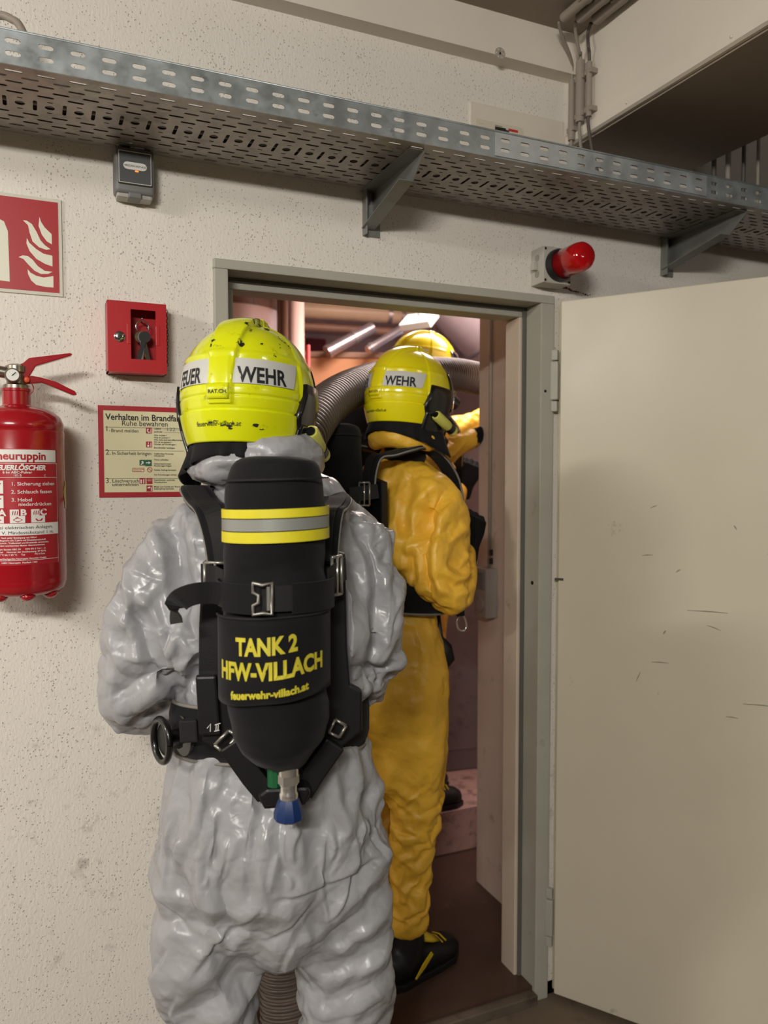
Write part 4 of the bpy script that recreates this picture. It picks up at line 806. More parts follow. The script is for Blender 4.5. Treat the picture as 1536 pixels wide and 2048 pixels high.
def F(*P, a=.01, w=.02): return ([tuple((L1(x, y).x, L1(x, y).z)) for x, y in P], a, w)
folds = [F((330, 1000), (368, 1070), (378, 1150), (392, 1230), (412, 1320), (418, 1370), a=.022, w=.028), F((275, 1195), (300, 1220), (315, 1260), (330, 1300), (350, 1345), a=.02, w=.022),
 F((340, 1315), (300, 1335), (262, 1365), (240, 1368), a=.018, w=.035), F((345, 1380), (300, 1410), (255, 1440), a=.012, w=.02), F((250, 1120), (262, 1170), (256, 1220), a=.008, w=.014), F((345, 1405), (310, 1425), (280, 1450), a=.009, w=.014),
 F((690, 1030), (735, 1100), (745, 1180), (742, 1250), (720, 1340), a=.018, w=.024), F((785, 1130), (775, 1200), (772, 1260), a=.013, w=.018), F((800, 1290), (765, 1330), (735, 1345), a=.014, w=.022), F((665, 1030), (690, 1110), (712, 1200), a=.008, w=.015), F((795, 1345), (760, 1362), (730, 1360), a=.01, w=.014),
 F((300, 1815), (360, 1790), (440, 1800), (515, 1800), (552, 1818), a=.024, w=.030), F((305, 1870), (370, 1850), (440, 1855), (510, 1845), a=.012, w=.022), F((525, 1835), (500, 1880), (455, 1930), (380, 1975), (320, 2000), a=.02, w=.030), F((330, 1655), (375, 1720), (420, 1775), a=.010, w=.018), F((505, 1580), (490, 1670), (500, 1740), a=.010, w=.02),
 F((765, 1640), (710, 1690), (650, 1740), (600, 1790), (578, 1820), a=.016, w=.026), F((770, 1760), (700, 1800), (650, 1840), (600, 1862), a=.018, w=.024), F((775, 1860), (700, 1890), (640, 1900), (600, 1885), a=.012, w=.020), F((770, 1935), (720, 1960), (650, 1985), (620, 1985), a=.014, w=.022), F((735, 1560), (700, 1640), (655, 1700), a=.010, w=.02), F((760, 2000), (700, 2015), (640, 2030), a=.012, w=.02), F((540, 1990), (470, 2010), (400, 2030), (330, 2030), a=.014, w=.022), F((552, 1720), (552, 1820), a=.008, w=.014), F((420, 1560), (400, 1650), a=.006, w=.014), F((640, 1540), (665, 1640), a=.006, w=.014)]
SH = .007
torso_ = [(x, y, z, (a-SH)*(.93 if 1.15 < z < 1.45 else 1), b-SH) for x, y, z, a, b in torso]; limbs_ = [[(x, y, z, r-k_) for x, y, z, r in q] for q, k_ in ((armL, .014), (armR, .011), (legL, SH+.001), (legR, SH+.002))]
def pins1(V):                           # held at the belt, collar, ankles and cuffs
    x, y, z = V.T; w_ = (np.abs(z-1.10) < .035)*(np.abs(x) < .2)*(y < .3)*1.0
    for c_ in ((z > 1.54), (z < .19), (y > .24)): w_ = np.maximum(w_, c_*1.0)
    return w_
def seed1(V, N): return crumple(V, .004, 6, 3)
def post1(V, N):
    x, y, z = V.T; s2 = V.copy(); s2[:, 2] = z+.7*x; s3 = V.copy(); s3[:, 2] = z-.7*x
    d = crumple(s2, .010, 6.5, 9, (.7, 1, 1.3), .10)+crumple(s3, .0090, 11, 11, (.7, 1, 1.3), .10)+crumple(s2, .0055, 21, 17, (.8, 1, 1.2), .12)+crumple(V, .0024, 42, 19, (1, 1, 1), .15)
    d *= np.clip(.9+.9*pn(V*4.5, 88), .45, 1.4)*np.where(z < .9, .85, 1)
    leg = z < .93; arm = (z > 1.06) & (np.abs(x+.02) > .13)
    crot = lambda p, n, r: (p-np.array([-.005, 0, .76]))*np.array([1, .3, 1])+r.normal(size=3)*.09
    elbow = lambda p, n, r: np.array([np.sign(p[0])*.7+.5*r.normal(), .5*r.normal(), .7+.4*r.normal()])
    d += creases(V, N, [(40, leg, crot, .17, .0060, .035, .005), (60, leg & (z > .86), lambda p, n, r: np.array([.3*r.normal(), .2*r.normal(), 1]), .08, .004, .016, .005), (44, arm, elbow, .13, .0058, .032, .005)], 7)
    back = np.clip((.35-N[:, 1])/.3, 0, 1); P2 = V[:, [0, 2]]+.010*np.stack([pn(V*14, 41), pn(V*14, 42)], 1); tri = lambda q, c_, h_: np.maximum(0, 1-np.abs(q-c_)/h_)
    for poly, a, w_ in folds:
        w_ = w_*(1.35 if poly[0][1] < .95 else 1.0); r, par_, sg = seg_dist(P2, poly); env = np.clip(np.minimum(par_, 1-par_)*5+.25, 0, 1)
        d += back*env*a*np.where(z < .9, .62, .9)*(-tri(r, 0, w_)+np.where(sg > 0, .6, .25)*tri(r, 1.25*w_, .8*w_))
    return d
suit1 = drape(p1, torso_, limbs_, .012, 'silver_suit', pins1, grow=.09, bend=1.2, tens=20, frames=16, seed_fn=seed1, sub=2, post=post1)
V, N = arrays(suit1.data); mk_ = (V[:, 0] > -.15) & (V[:, 0] < .135) & (V[:, 2] > 1.075) & (V[:, 2] < 1.50) & (V[:, 1] < -.122)      # flattened under the carrying plate
V[mk_, 1] = -.122; setco(suit1.data, V)
hx = L1(499, 803); HM1 = Matrix.Translation((hx.x, .01, hx.z)) @ Matrix.Rotation(math.radians(-17.5), 4, 'Z') @ Matrix.Rotation(math.radians(-4), 4, 'X')
make_helmet(p1, HM1, 'helmet_yellow', True, True); make_head(p1, HM1, -.19)
# bunched hood lying round the neck
mb = MB(); n = 48; pts = []; rad = []
for i in range(n+1):
    a = 2*PI*i/n; bk = .5-.5*math.cos(a)           # a = 0 at the front, pi at the back
    pts.append((hx.x+.014-.100*math.sin(a), -.004+.100*math.cos(a), 1.578+.012*math.sin(-a)+.018*bk)); rad.append((.036, .027))
mb.tube(pts, rad, 16, False); me = remesh(mb, .0042, 3); V, N = arrays(me)
dd = crumple(V, .010, 13, 51, (1, 1, 2.6))+crumple(V, .005, 28, 55, (1, 1, 2.2))+crumple(V, .002, 50, 57); setco(me, V+N*dd[:, None]); mkobj('bunched_hood', me, 'silver_suit', p1, smooth=True)
make_boot(p1, (-.11, -.02, 0), math.radians(8)); make_boot(p1, (.12, -.02, 0), math.radians(-12))
make_glove(p1, (-.095, .30, 1.16), (.8, .5, .1), (-.3, .6, .7), 1.0, 1); make_glove(p1, (.07, .30, 1.17), (-.8, .5, .1), (.3, .6, .7), 1.0, -1)
# ------------------------------------------------------------------ breathing apparatus
mat('strip_yellow', (226, 214, 40), .5, var=.06, vscale=30, dirt=(150, 140, 30), dscale=26, dlo=.64, dhi=.8); mat('strip_silver', (150, 152, 146), .42, .2, var=.05); mat('print_yellow', (206, 194, 52), .6, var=.1, vscale=60)
mat('cap_blue', (18, 48, 98), .42); mat('knob_green', (20, 92, 52), .45); mat('fitting_chrome', (216, 213, 208), .2, .85)
TYL = -.222
def make_apparatus(root, full=True):
    sec = [(912, 548, 50), (916, 548, 72), (924, 548, 86), (940, 549, 95), (965, 551, 100), (1040, 551, 101), (1110, 552, 101), (1180, 552, 104), (1235, 550, 106), (1330, 548, 104), (1410, 553, 101), (1465, 561, 97), (1495, 563, 86), (1518, 567, 64), (1538, 572, 38), (1552, 574, 22)]
    P = []; R = []
    for py, c, hw in sec:
        q = L1(c, py, TYL); P.append((q.x, TYL, q.z)); k = hw*(D1+TYL)/FPX; R.append((k, k*.94))
    mb = MB(); mb.tube(P[::-1], R[::-1], 40, True, flat=(1, 0, 0)); me = remesh(mb, .0045, 3); V, N = arrays(me)
    x, y, z = V.T; d = crumple(V, .0045, 10, 71, (.7, .7, 1.8))+crumple(V, .0018, 24, 74, (.7, .7, 1.5))
    up = np.exp(-((z-1.42)/.035)**2); d += up*crumple(V, .006, 12, 77, (.6, .6, 2.4)); setco(me, V+N*d[:, None]); cv = mkobj('cylinder_cover', me, 'black_fabric', root, smooth=True)
    cx = L1(551, 1050, TYL).x
    def ring(name, py0, py1, off, m, a0=-115, a1=115, par=cv, tilt=-.028, rr=.0795, n=90, cxx=cx, thick=.0015, rows=1):
        vs = []
        for j in range(rows+1):
            py = py0+(py1-py0)*j/rows; zz = L1(0, py, TYL-.07).z
            for i in range(n+1):
                a = math.radians(a0+(a1-a0)*i/n); X = (rr+off)*math.sin(a); vs.append((cxx+X, TYL-(rr*.95+off)*math.cos(a), zz-tilt*X))
        mb = MB(); mb.add(vs, [(j*(n+1)+i, j*(n+1)+i+1, (j+1)*(n+1)+i+1, (j+1)*(n+1)+i) for j in range(rows) for i in range(n)]); o = mb.build(name, m, par); sm = o.modifiers.new('t', 'SOLIDIFY'); sm.thickness = thick; sm.offset = 1; return o
    ring('reflective_strip', 1086, 1064, .0048, 'strip_yellow'); ring('reflective_strip', 1062, 1038, .0046, 'strip_silver'); ring('reflective_strip', 1036, 1018, .0048, 'strip_yellow')
    ring('cover_seam', 960, 957, .0042, 'black_webbing')
    # pouch flap with lettering
    FR = .0905; fcx = L1(547, 1330, TYL).x
    def fpt(s, t, off=0):                    # s: arc metres from the middle, t: 0 bottom .. 1 top
        a = s/FR; zb = L1(0, 1412, TYL-.08).z; zt = L1(0, 1238, TYL-.08).z; k = .004*math.sin(t*5+s*30)+.003*math.sin(s*55+t*3)
        X = FR*math.sin(a); return Vector((fcx+X, TYL-(FR*.98+.008*(1-t)*0+off+k)*math.cos(a)-.002, zb+(zt-zb)*t+.035*X+.006*math.sin(s*18)*(1-t)))
    SW = .128; n = 40; rws = 10; mb = MB()
    mb.add([fpt(-SW+2*SW*i/n, j/rws) for j in range(rws+1) for i in range(n+1)], [(j*(n+1)+i, j*(n+1)+i+1, (j+1)*(n+1)+i+1, (j+1)*(n+1)+i) for j in range(rws) for i in range(n)])
    fl = mb.build('pouch_flap', 'black_fabric', root, smooth=True); sm = fl.modifiers.new('t', 'SOLIDIFY'); sm.thickness = .003; sm.offset = -1
    m = MB(); m.tube([fpt(-SW+2*SW*i/n, 1, .001) for i in range(n+1)], .0022, 8); m.build('hem', 'black_webbing', fl, smooth=True)
    if full:
        def ft(txt, px, py, hpx, sx, bold, tilt=0):
            vs, fs = text_geo(txt, hpx*1.42*.00078, bold, 'CENTER', sx); s0 = FR*math.asin((px-547)*.00078/FR); zb, zt = L1(0, 1412, TYL-.08).z, L1(0, 1238, TYL-.08).z; t0 = (L1(0, py, TYL-.08).z-zb)/(zt-zb)
            mb = MB(); mb.add([fpt(s0+a, t0+(b+tilt*a)/(zt-zb), .0010) for a, b in vs], fs); mb.build('lettering', 'print_yellow', fl)
        ft('TANK 2', 529, 1309, 32, .80, .0015, .0); ft('HFW-VILLACH', 537, 1359, 33, .80, .0015, .0); ft('feuerwehr-villach.at', 533, 1397, 15, .98, .0007, .02)
    # cylinder strap, buckles
    ring('cylinder_strap', 1222, 1170, .0095, 'black_webbing', -100, 100, root, 0, .082, thick=.002)
    ring('strap_keeper', 1228, 1168, .013, 'black_fabric', -14, -60, root, 0, .082, 14); ring('strap_keeper', 1228, 1166, .013, 'black_fabric', 14, 72, root, 0, .082, 14)
    bz0, bz1 = L1(0, 1230, TYL-.09).z, L1(0, 1166, TYL-.09).z; bxl, bxr = L1(505, 0, TYL-.09).x, L1(542, 0, TYL-.09).x; by = TYL-.0965
    def buckle(pts, r, name='buckle', mm='buckle'):
        mb = MB(); mb.tube(list(pts)+[pts[0], pts[1]], r, 10, False); return mb.build(name, mm, root, smooth=True)
    b1 = buckle([(bxl, by, bz1), ((bxl+bxr)/2, by-.004, bz1-.003), (bxr, by, bz1), (bxr, by-.002, (bz0+bz1)/2), (bxr, by, bz0), ((bxl+bxr)/2, by-.004, bz0+.003), (bxl, by, bz0), (bxl, by, bz0+.014), (bxl+.008, by-.002, bz0+.018), (bxl+.008, by-.002, bz1-.018), (bxl, by, bz1-.014)], .0026)
    MB().box(bxr-.0075, bxr-.003, by-.002, by+.002, bz0+.006, bz1-.006).build('buckle_bar', 'buckle', b1)
    # strap tail bent away on the left
    tl = [L1(452, 1190, TYL-.03), L1(425, 1185, TYL-.03), L1(395, 1186, TYL-.035), L1(370, 1194, TYL-.035), L1(357, 1206, TYL-.03), L1(354, 1225, TYL-.028), L1(356, 1245, TYL-.03)]
    MB().ribbon(smoothpath(tl, 5), (0.15, -.25, 1), .036, .0022).build('strap_tail', 'black_webbing', root, smooth=False)
    # side frame buckles on the harness
    def frame_buckle(cx_, cy_, w, h, y, yaw, r=.0028):
        c = L1(cx_, cy_, y); M = Matrix.Translation(c) @ Matrix.Rotation(yaw, 4, 'Z'); w *= .00083; h *= .00083
        P_ = [(-w/2, 0, h/2), (w/2, 0, h/2), (w/2, 0, -h/2), (-w/2, 0, -h/2)]; mb = MB()
        for i in range(4): mb.tube([P_[i], P_[(i+1) % 4]], r, 8, True, M)
        o = mb.build('frame_buckle', 'buckle', root, smooth=True); MB().tube([(0, -.001, h/2), (0, -.001, -h/2)], .0022, 8, True, M).build('buckle_bar', 'fitting_chrome', o, smooth=True); return o
    frame_buckle(672, 1155, 34, 76, -.20, .9); frame_buckle(432, 1155, 44, 60, -.185, -.3)
    MB().ribbon([L1(655, 1165, TYL-.015), L1(672, 1152, -.2), L1(690, 1140, -.165)], (0, 0, 1), .04, .002).build('side_strap', 'black_webbing', root); MB().ribbon([L1(448, 1165, TYL-.01), L1(432, 1155, -.19), L1(405, 1150, -.15)], (0, 0, 1), .04, .002).build('side_strap', 'black_webbing', root)
    # carrying plate
    yb = -.142; out = [(408, 1122), (455, 1100), (640, 1095), (688, 1108), (690, 1200), (692, 1300), (698, 1378), (722, 1392), (722, 1475), (668, 1515), (628, 1570), (614, 1612), (604, 1622), (528, 1622), (516, 1612), (500, 1575), (440, 1505), (404, 1480), (398, 1380), (400, 1250)]
    bp = MB().prism([(L1(a, b, yb).x, L1(a, b, yb).z) for a, b in out], yb-.012, yb+.012).build('carrying_plate', 'carbon_plate', root, bevel=.004)
    for (A_, B_, c_, d_) in [((392, 1350), (398, 1470), (440, 1470), (432, 1350)), ]:
        MB().prism([(L1(a, b, yb-.02).x, L1(a, b, yb-.02).z) for a, b in (A_, B_, c_, d_)], yb-.03, yb-.012).build('side_wing', 'carbon_plate', bp, bevel=.004)
    # V-shaped lower arms and the valve guard
    for P_ in ([(455, 1490), (500, 1560), (530, 1600)], [(668, 1500), (625, 1560), (600, 1600)]): MB().ribbon([L1(a, b, yb-.03) for a, b in P_], (1, 0, .5), .038, .02).build('lower_arm', 'carbon_plate', bp, bevel=.004)
    MB().prism([(L1(a, b, -.19).x, L1(a, b, -.19).z) for a, b in [(512, 1590), (530, 1578), (610, 1578), (617, 1590), (606, 1616), (524, 1620)]], -.215, -.15).build('valve_guard', 'carbon_plate', bp, bevel=.005)
    for P_ in ([(427, 1493), (455, 1465), (471, 1476), (445, 1510)], [(655, 1478), (668, 1452), (690, 1466), (676, 1490)]):
        mb = MB(); Q = [L1(a, b, yb-.035) for a, b in P_]
        for i in range(4): mb.tube([Q[i], Q[(i+1) % 4]], .0028, 8)
        mb.build('triangle_buckle', 'buckle', root, smooth=True)
    # shoulder straps
    for sg, back in ((-1, [(396, 978, -.05), (410, 1004, -.105), (428, 1025, -.148), (442, 1075, -.162), (450, 1130, -.165)]), (1, [(672, 1000, -.055), (663, 1018, -.108), (652, 1030, -.148), (645, 1080, -.162), (642, 1130, -.165)])):
        fr_ = [(sg*.115, .15, 1.18), (sg*.112, .165, 1.32), (sg*.105, .150, 1.43), (sg*.10, .09, 1.500), (sg*.10+(-.02 if sg < 0 else 0), .02, 1.524)]
        pts = smoothpath([Vector(p) for p in fr_]+[L1(*p) for p in back], 6); wd = .052
        st = MB().ribbon(pts, (1, 0, 0), wd, .014).build('shoulder_strap', 'black_fabric', root, bevel=.004)
        for e_ in (-1, 1): MB().tube([p+Vector((e_*wd/2, 0, 0)) for p in pts], .003, 8).build('strap_piping', 'piping_grey', st, smooth=True)
        MB().ribbon([p+Vector((0, -.012, .006)) for p in pts[30:]], (1, 0, 0), .03, .003).build('adjuster_webbing', 'black_webbing', st)
    # waist belt
    vs = []; n = 64; rws = [(0, 0), (.25, .006), (.75, .006), (1, 0)]; zt0, zb0 = 1.142, 1.045
    for t, o_ in rws:
        for i in range(n):
            a = 2*PI*i/n; rx, ry = .183+o_, .140+o_; vs.append((-.006+rx*math.sin(a), .003-ry*math.cos(a), zb0+(zt0-zb0)*t-.02*math.sin(a)*0+.012*math.cos(a)))
    mb = MB(); mb.add(vs, [(j*n+i, j*n+(i+1) % n, (j+1)*n+(i+1) % n, (j+1)*n+i) for j in range(3) for i in range(n)]); wb = mb.build('waist_belt', 'black_fabric', root, smooth=True); sm = wb.modifiers.new('t', 'SOLIDIFY'); sm.thickness = .01; sm.offset = -1
    for t in (0, 1): MB().tube([vs[(3 if t else 0)*n+i % n] for i in range(n+1)], .0034, 8, False).build('belt_piping', 'piping_grey', wb, smooth=True)
    MB().prism([(L1(a, b, -.12).x, L1(a, b, -.12).z) for a, b in [(362, 1430), (396, 1430), (398, 1475), (364, 1475)]], -.150, -.135).build('belt_pocket', 'black_webbing', wb, bevel=.003)
    # valve and cap
    v0 = L1(573, 1545, -.235); mb = MB(); zc_ = lambda py: L1(573, py, -.235).z
    mb.tube([(v0.x, -.235, zc_(1545)), (v0.x, -.235, zc_(1562)), (v0.x, -.235, zc_(1563)), (v0.x, -.235, zc_(1582)), (v0.x, -.235, zc_(1583)), (v0.x, -.235, zc_(1597)), (v0.x, -.235, zc_(1601)), (v0.x, -.235, zc_(1608)), (v0.x, -.235, zc_(1616))], [.0165, .0165, .0145, .0150, .0135, .0135, .0155, .0155, .0140], 24)
    vv = mb.build('cylinder_valve', 'fitting_chrome', root, auto=35)
    MB().lathe([(.0172, 0), (.0172, .014)], 6, Matrix.Translation((v0.x, -.235, zc_(1580)))).build('hex_nut', 'buckle', vv)
    MB().tube([(v0.x, -.235, zc_(1611)), (v0.x, -.235, zc_(1618)), (v0.x, -.235, zc_(1640)), (v0.x, -.235, zc_(1652)), (v0.x, -.235, zc_(1657))], [.016, .0185, .0245, .0245, .019], 10).build('protective_cap', 'cap_blue', vv, auto=25)
    g0 = L1(545, 1565, -.20); MB().tube([g0+Vector((0, 0, .018)), g0-Vector((0, 0, .018))], .012, 10).build('green_knob', 'knob_green', vv, auto=25)
    # mask holder ring at the hip
    rc = L1(337, 1476, -.09); rn = Vector((-1, -.62, .0)).normalized(); M = axis_m(rc, rn)
    mb = MB(); mb.tube([M @ Vector((.033*math.cos(a), .037*math.sin(a), .012)) for a in [2*PI*i/28 for i in range(29)]], .0062, 10, False); rg = mb.build('holder_ring', 'helmet_black', root, smooth=True)
    MB().lathe([(.028, .004), (.028, .008), (.02, .010)], 28, M).build('holder_plate', 'carbon_plate', rg, auto=40); MB().lathe([(.014, -.035), (.014, .006)], 20, M).build('holder_stem', 'helmet_black', rg, auto=40); MB().lathe([(.036, -.034), (.036, -.026)], 28, M).build('holder_flange', 'helmet_black', rg, auto=40)
    if full:                     # white paint-pen marking on the plate
        mb = MB(); yy = yb-.0312
        W2 = lambda a, b: (L1(a, b, yb-.03).x, yy, L1(a, b, yb-.03).z)
        for P_ in ([(413, 1458), (420, 1449), (419, 1465)], [(428, 1452), (439, 1449)], [(431, 1452), (430, 1464)], [(435, 1451), (434, 1464)], [(427, 1465), (437, 1463)]): mb.tube([W2(*p) for p in P_], .0008, 6)
        mb.build('marking', 'print_white', bp)
    return root
ba1 = thing('breathing_apparatus', 'black breathing apparatus with yellow TANK 2 lettering on the silver suit', 'breathing apparatus', ff1_loc, ff1_yaw, 'breathing apparatus sets')
make_apparatus(ba1, True)
# ------------------------------------------------------------------ two firefighters in yellow suits in the plant room
D2 = 2.35; PX2 = 786
def stand(px, d, turn):
    b = atd(px, 950, d); return Vector((b.x, b.y, 0)), -(TH+math.atan((px-768)/FPX)+math.radians(turn))
l2, yw2 = stand(PX2, D2, 48); l2.z = IZ
p2 = thing('person', 'person in a yellow suit and helmet standing in the doorway behind the silver suit', 'person', l2, yw2, 'firefighters')
Z = lambda z: z-IZ
torso2 = [(0, .01, Z(.80), .150, .115), (0, 0, Z(.88), .185, .150), (0, 0, Z(.98), .19, .155), (0, 0, Z(1.08), .178, .142), (0, .005, Z(1.15), .155, .122), (0, .005, Z(1.20), .155, .122), (0, .01, Z(1.28), .172, .135), (0, .015, Z(1.40), .186, .140), (0, .02, Z(1.50), .185, .132), (0, .03, Z(1.56), .150, .115), (0, .045, Z(1.61), .09, .09), (0, .05, Z(1.66), .07, .075)]
arm2R = [(.09, .015, Z(1.53), .065), (.155, .015, Z(1.51), .078), (.195, .01, Z(1.43), .080), (.212, .0, Z(1.34), .078), (.220, .0, Z(1.27), .078), (.215, .03, Z(1.235), .074), (.19, .09, Z(1.27), .060), (.165, .14, Z(1.32), .048), (.155, .165, Z(1.345), .04)]
arm2L = [(-.09, .02, Z(1.53), .065), (-.155, .05, Z(1.53), .078), (-.18, .14, Z(1.55), .078), (-.20, .25, Z(1.585), .075), (-.205, .36, Z(1.62), .074), (-.19, .46, Z(1.66), .064), (-.172, .56, Z(1.70), .052)]
leg2R = [(.09, 0, Z(.95), .10), (.09, 0, Z(.82), .105), (.088, .0, Z(.68), .094), (.085, .005, Z(.54), .086), (.08, .0, Z(.38), .080), (.078, -.01, Z(.24), .074), (.078, -.01, Z(.185), .070)]
leg2L = [(-.09, 0, Z(.95), .10), (-.09, 0, Z(.82), .105), (-.09, .02, Z(.68), .094), (-.09, .03, Z(.54), .086), (-.09, .02, Z(.38), .080), (-.09, .01, Z(.24), .074), (-.09, .01, Z(.185), .070)]
def pins2(V):
    x, y, z = V.T; w_ = (np.abs(z-Z(1.175)) < .035)*(np.abs(x) < .18)*(y < .2)*1.0
    for c_ in ((z > Z(1.60)) & (np.abs(x) < .09) & (y < .15), (z < Z(.23)), (y > .46), (y > .13) & (x > .12) & (z > Z(1.28)) & (z < Z(1.42))): w_ = np.maximum(w_, c_*1.0)
    return w_
def post2(V, N):
    d = np.zeros(len(V)); q = np.stack([V[:, 0]*.669+V[:, 1]*.743, V[:, 2]], 1)+.008*np.stack([pn(V*12, 141), pn(V*12, 142)], 1); vis = np.clip((N[:, 0]*.743-N[:, 1]*.669+.15)/.3, 0, 1)*(V[:, 2] > 1.1)
    for poly, a, w_ in [([(.150, Z(1.52)), (.098, Z(1.45)), (.078, Z(1.36)), (.080, Z(1.28)), (.10, Z(1.215))], .034, .030), ([(.15, Z(1.33)), (.19, Z(1.30)), (.23, Z(1.31))], .012, .02), ([(.12, Z(1.28)), (.17, Z(1.25)), (.22, Z(1.26))], .010, .018), ([(.02, Z(1.45)), (.05, Z(1.35)), (.04, Z(1.25))], .010, .022)]:
        r, par_, sg = seg_dist(q, poly); env = np.clip(np.minimum(par_, 1-par_)*5+.3, 0, 1); d += vis*env*a*(-np.maximum(0, 1-r/w_)+.3*np.maximum(0, 1-np.abs(r-1.25*w_)/(.8*w_)))
    return d+crumple(V, .0075, 7, 107, (.8, .8, 1.4), .15)+crumple(V, .0052, 13, 109, (.8, .8, 1.4), .16)+crumple(V, .0028, 25, 117, (1, 1, 1), .18)
S2H = .012
suit2 = drape(p2, [(x, y, z, a-S2H, b-S2H) for x, y, z, a, b in torso2], [[(x, y, z, r-S2H) for x, y, z, r in q_] for q_ in (arm2R, arm2L, leg2R, leg2L)], .0155, 'yellow_suit', pins2, grow=.11, bend=.8, tens=18, frames=15, seed_fn=lambda V, N: crumple(V, .006, 8, 103, (1, 1, 1.5))+crumple(V, .002, 18, 105), sub=2, post=post2)
def head_at(px, py, d, loc, yaw, turn_total, tilt):
    W_ = atd(px, py, d); M = Matrix.Translation(loc) @ Matrix.Rotation(yaw, 4, 'Z'); l = M.inverted() @ W_
    tw = -(TH+math.atan((px-768)/FPX)+math.radians(turn_total))-yaw
    return Matrix.Translation(l) @ Matrix.Rotation(tw, 4, 'Z') @ Matrix.Rotation(math.radians(tilt), 4, 'X')
HM2 = head_at(817, 796, 2.34, l2, yw2, 40, -6)
make_helmet(p2, HM2, 'helmet_yellow_clean_warm_lit'); make_head(p2, HM2, -.2)
mb = MB(); n = 40; hc = HM2.to_translation()
mb.tube([(hc.x+.09*math.sin(2*PI*i/n), hc.y-.01+.095*math.cos(2*PI*i/n), hc.z-.125) for i in range(n+1)], [(.03, .024)]*(n+1), 14, False); me = remesh(mb, .006, 2); V, N = arrays(me)
setco(me, V+N*(crumple(V, .008, 14, 151, (1, 1, 2))+crumple(V, .003, 30, 155))[:, None]); hood2 = mkobj('bunched_hood', me, 'yellow_suit', p2, smooth=True)
make_boot(p2, (.078, -.005, 0), 0); make_boot(p2, (-.09, .015, 0), .15)
make_glove(p2, (.152, .172, Z(1.352)), (-.1, .4, .9), (.9, -.3, .2), .8, 1); make_glove(p2, (-.168, .575, Z(1.708)), (.1, .8, .4), (-.3, -.3, .9), .9, -1)
def make_copy_apparatus(loc, yaw, scale, label, dz):
    r = thing('breathing_apparatus', label, 'breathing apparatus', loc, yaw, 'breathing apparatus sets'); skip = ('lettering', 'marking', 'reflective_strip')
    def cp(src, par):
        for ch in list(src.children):
            if ch.name.split('.')[0] in skip: continue
            o = ch.copy(); C.objects.link(o); o.parent = par; cp(ch, o)
    cp(ba1, r); r.scale = (scale,)*3; r.location.z += dz; return r
ba2 = make_copy_apparatus(l2, yw2, 1.0, 'black breathing apparatus on the yellow suit in the doorway', .075)
# karabiner and pouch hung from the belt of the yellow suit
kl = atd(921, 1228, 2.28)
kt = thing('karabiner', 'steel karabiner hanging from a black strap below the yellow sleeve', 'karabiner', kl)
MB().tube(smoothpath([(0, 0, 0), (-.012, 0, -.02), (-.006, 0, -.045), (.012, 0, -.05), (.02, 0, -.035), (.012, 0, -.01), (0, 0, 0)], 5), .0028, 8, False).build('ring', 'fitting_chrome', kt, smooth=True)
MB().ribbon([(0, 0, -.006), (0, .0, .03), (-.015, .02, .07)], (1, 0, 0), .024, .006).build('strap', 'black_webbing', kt)
pl_ = atd(888, 1312, 2.40); pt_ = thing('mask_pouch', 'black rounded pouch hanging beside the yellow trousers', 'pouch', pl_)
MB().tube([(-.02, 0, .13), (-.012, 0, .06), (0, 0, .03), (.004, 0, -.01), (.0, 0, -.035)], [.006, .008, .024, .030, .014], 16).build('bag', 'black_rubber', pt_, smooth=True)
# third firefighter farther in, on the step
STEP = .17
slab('floor_step', (.55, 3.6, .82, 4.6, IZ, IZ+STEP), mat('step_plaster', (176, 140, 132), .7, var=.12, vscale=9, dirt=(70, 44, 40), dscale=14, dlo=.5, dhi=.7))
l3, yw3 = stand(822, 3.16, 70); l3.z = IZ+STEP
p3 = thing('person', 'person in a yellow suit deeper in the plant room behind the suction hose', 'person', l3, yw3, 'firefighters')
o = suit2.copy(); C.objects.link(o); o.parent = p3
HM3 = head_at(848, 738, 3.14, l3, yw3, 58, -8)
make_helmet(p3, HM3, 'helmet_yellow_clean_warm_lit', False); make_head(p3, HM3, -.2)
make_boot(p3, (.078, -.005, 0), 0); make_boot(p3, (-.09, .015, 0), .15)
make_glove(p3, (.152, .172, Z(1.352)), (-.1, .4, .9), (.9, -.3, .2), .8, 1); make_glove(p3, (-.168, .575, Z(1.708)), (.1, .8, .4), (-.3, -.3, .9), .9, -1)
make_copy_apparatus(l3, yw3, 1.0, 'black breathing apparatus on the yellow suit deeper in the plant room', .10)
# ------------------------------------------------------------------ suction hose
mat('hose_grey', (120, 107, 98), .42, var=.1, vscale=14, dirt=(96, 82, 74), dscale=9, dlo=.5, dhi=.75); mat('hose_rib', (92, 81, 74), .4)
hp = [atz(430, 2500, .07), atz(520, 2330, .07), atd(566, 2230, 1.80), atd(572, 2060, 1.86), atd(566, 1900, 1.88), atd(560, 1650, 1.86), atd(556, 1350, 1.84), atd(560, 1080, 1.86), atd(585, 930, 1.95), atd(625, 845, 2.08), atd(672, 796, 2.28), atd(730, 768, 2.50), atd(800, 752, 2.66), atd(870, 748, 2.82), atd(930, 752, 2.96), atd(1000, 770, 3.12), atd(1060, 800, 3.22)]
path = smoothpath(hp, 40); HR = .057
sh_ = thing('suction_hose', 'thick grey-brown ribbed suction hose running past the silver suit into the plant room', 'hose')
MB().tube(path, HR, 26).build('tube', 'hose_grey', sh_, smooth=True)
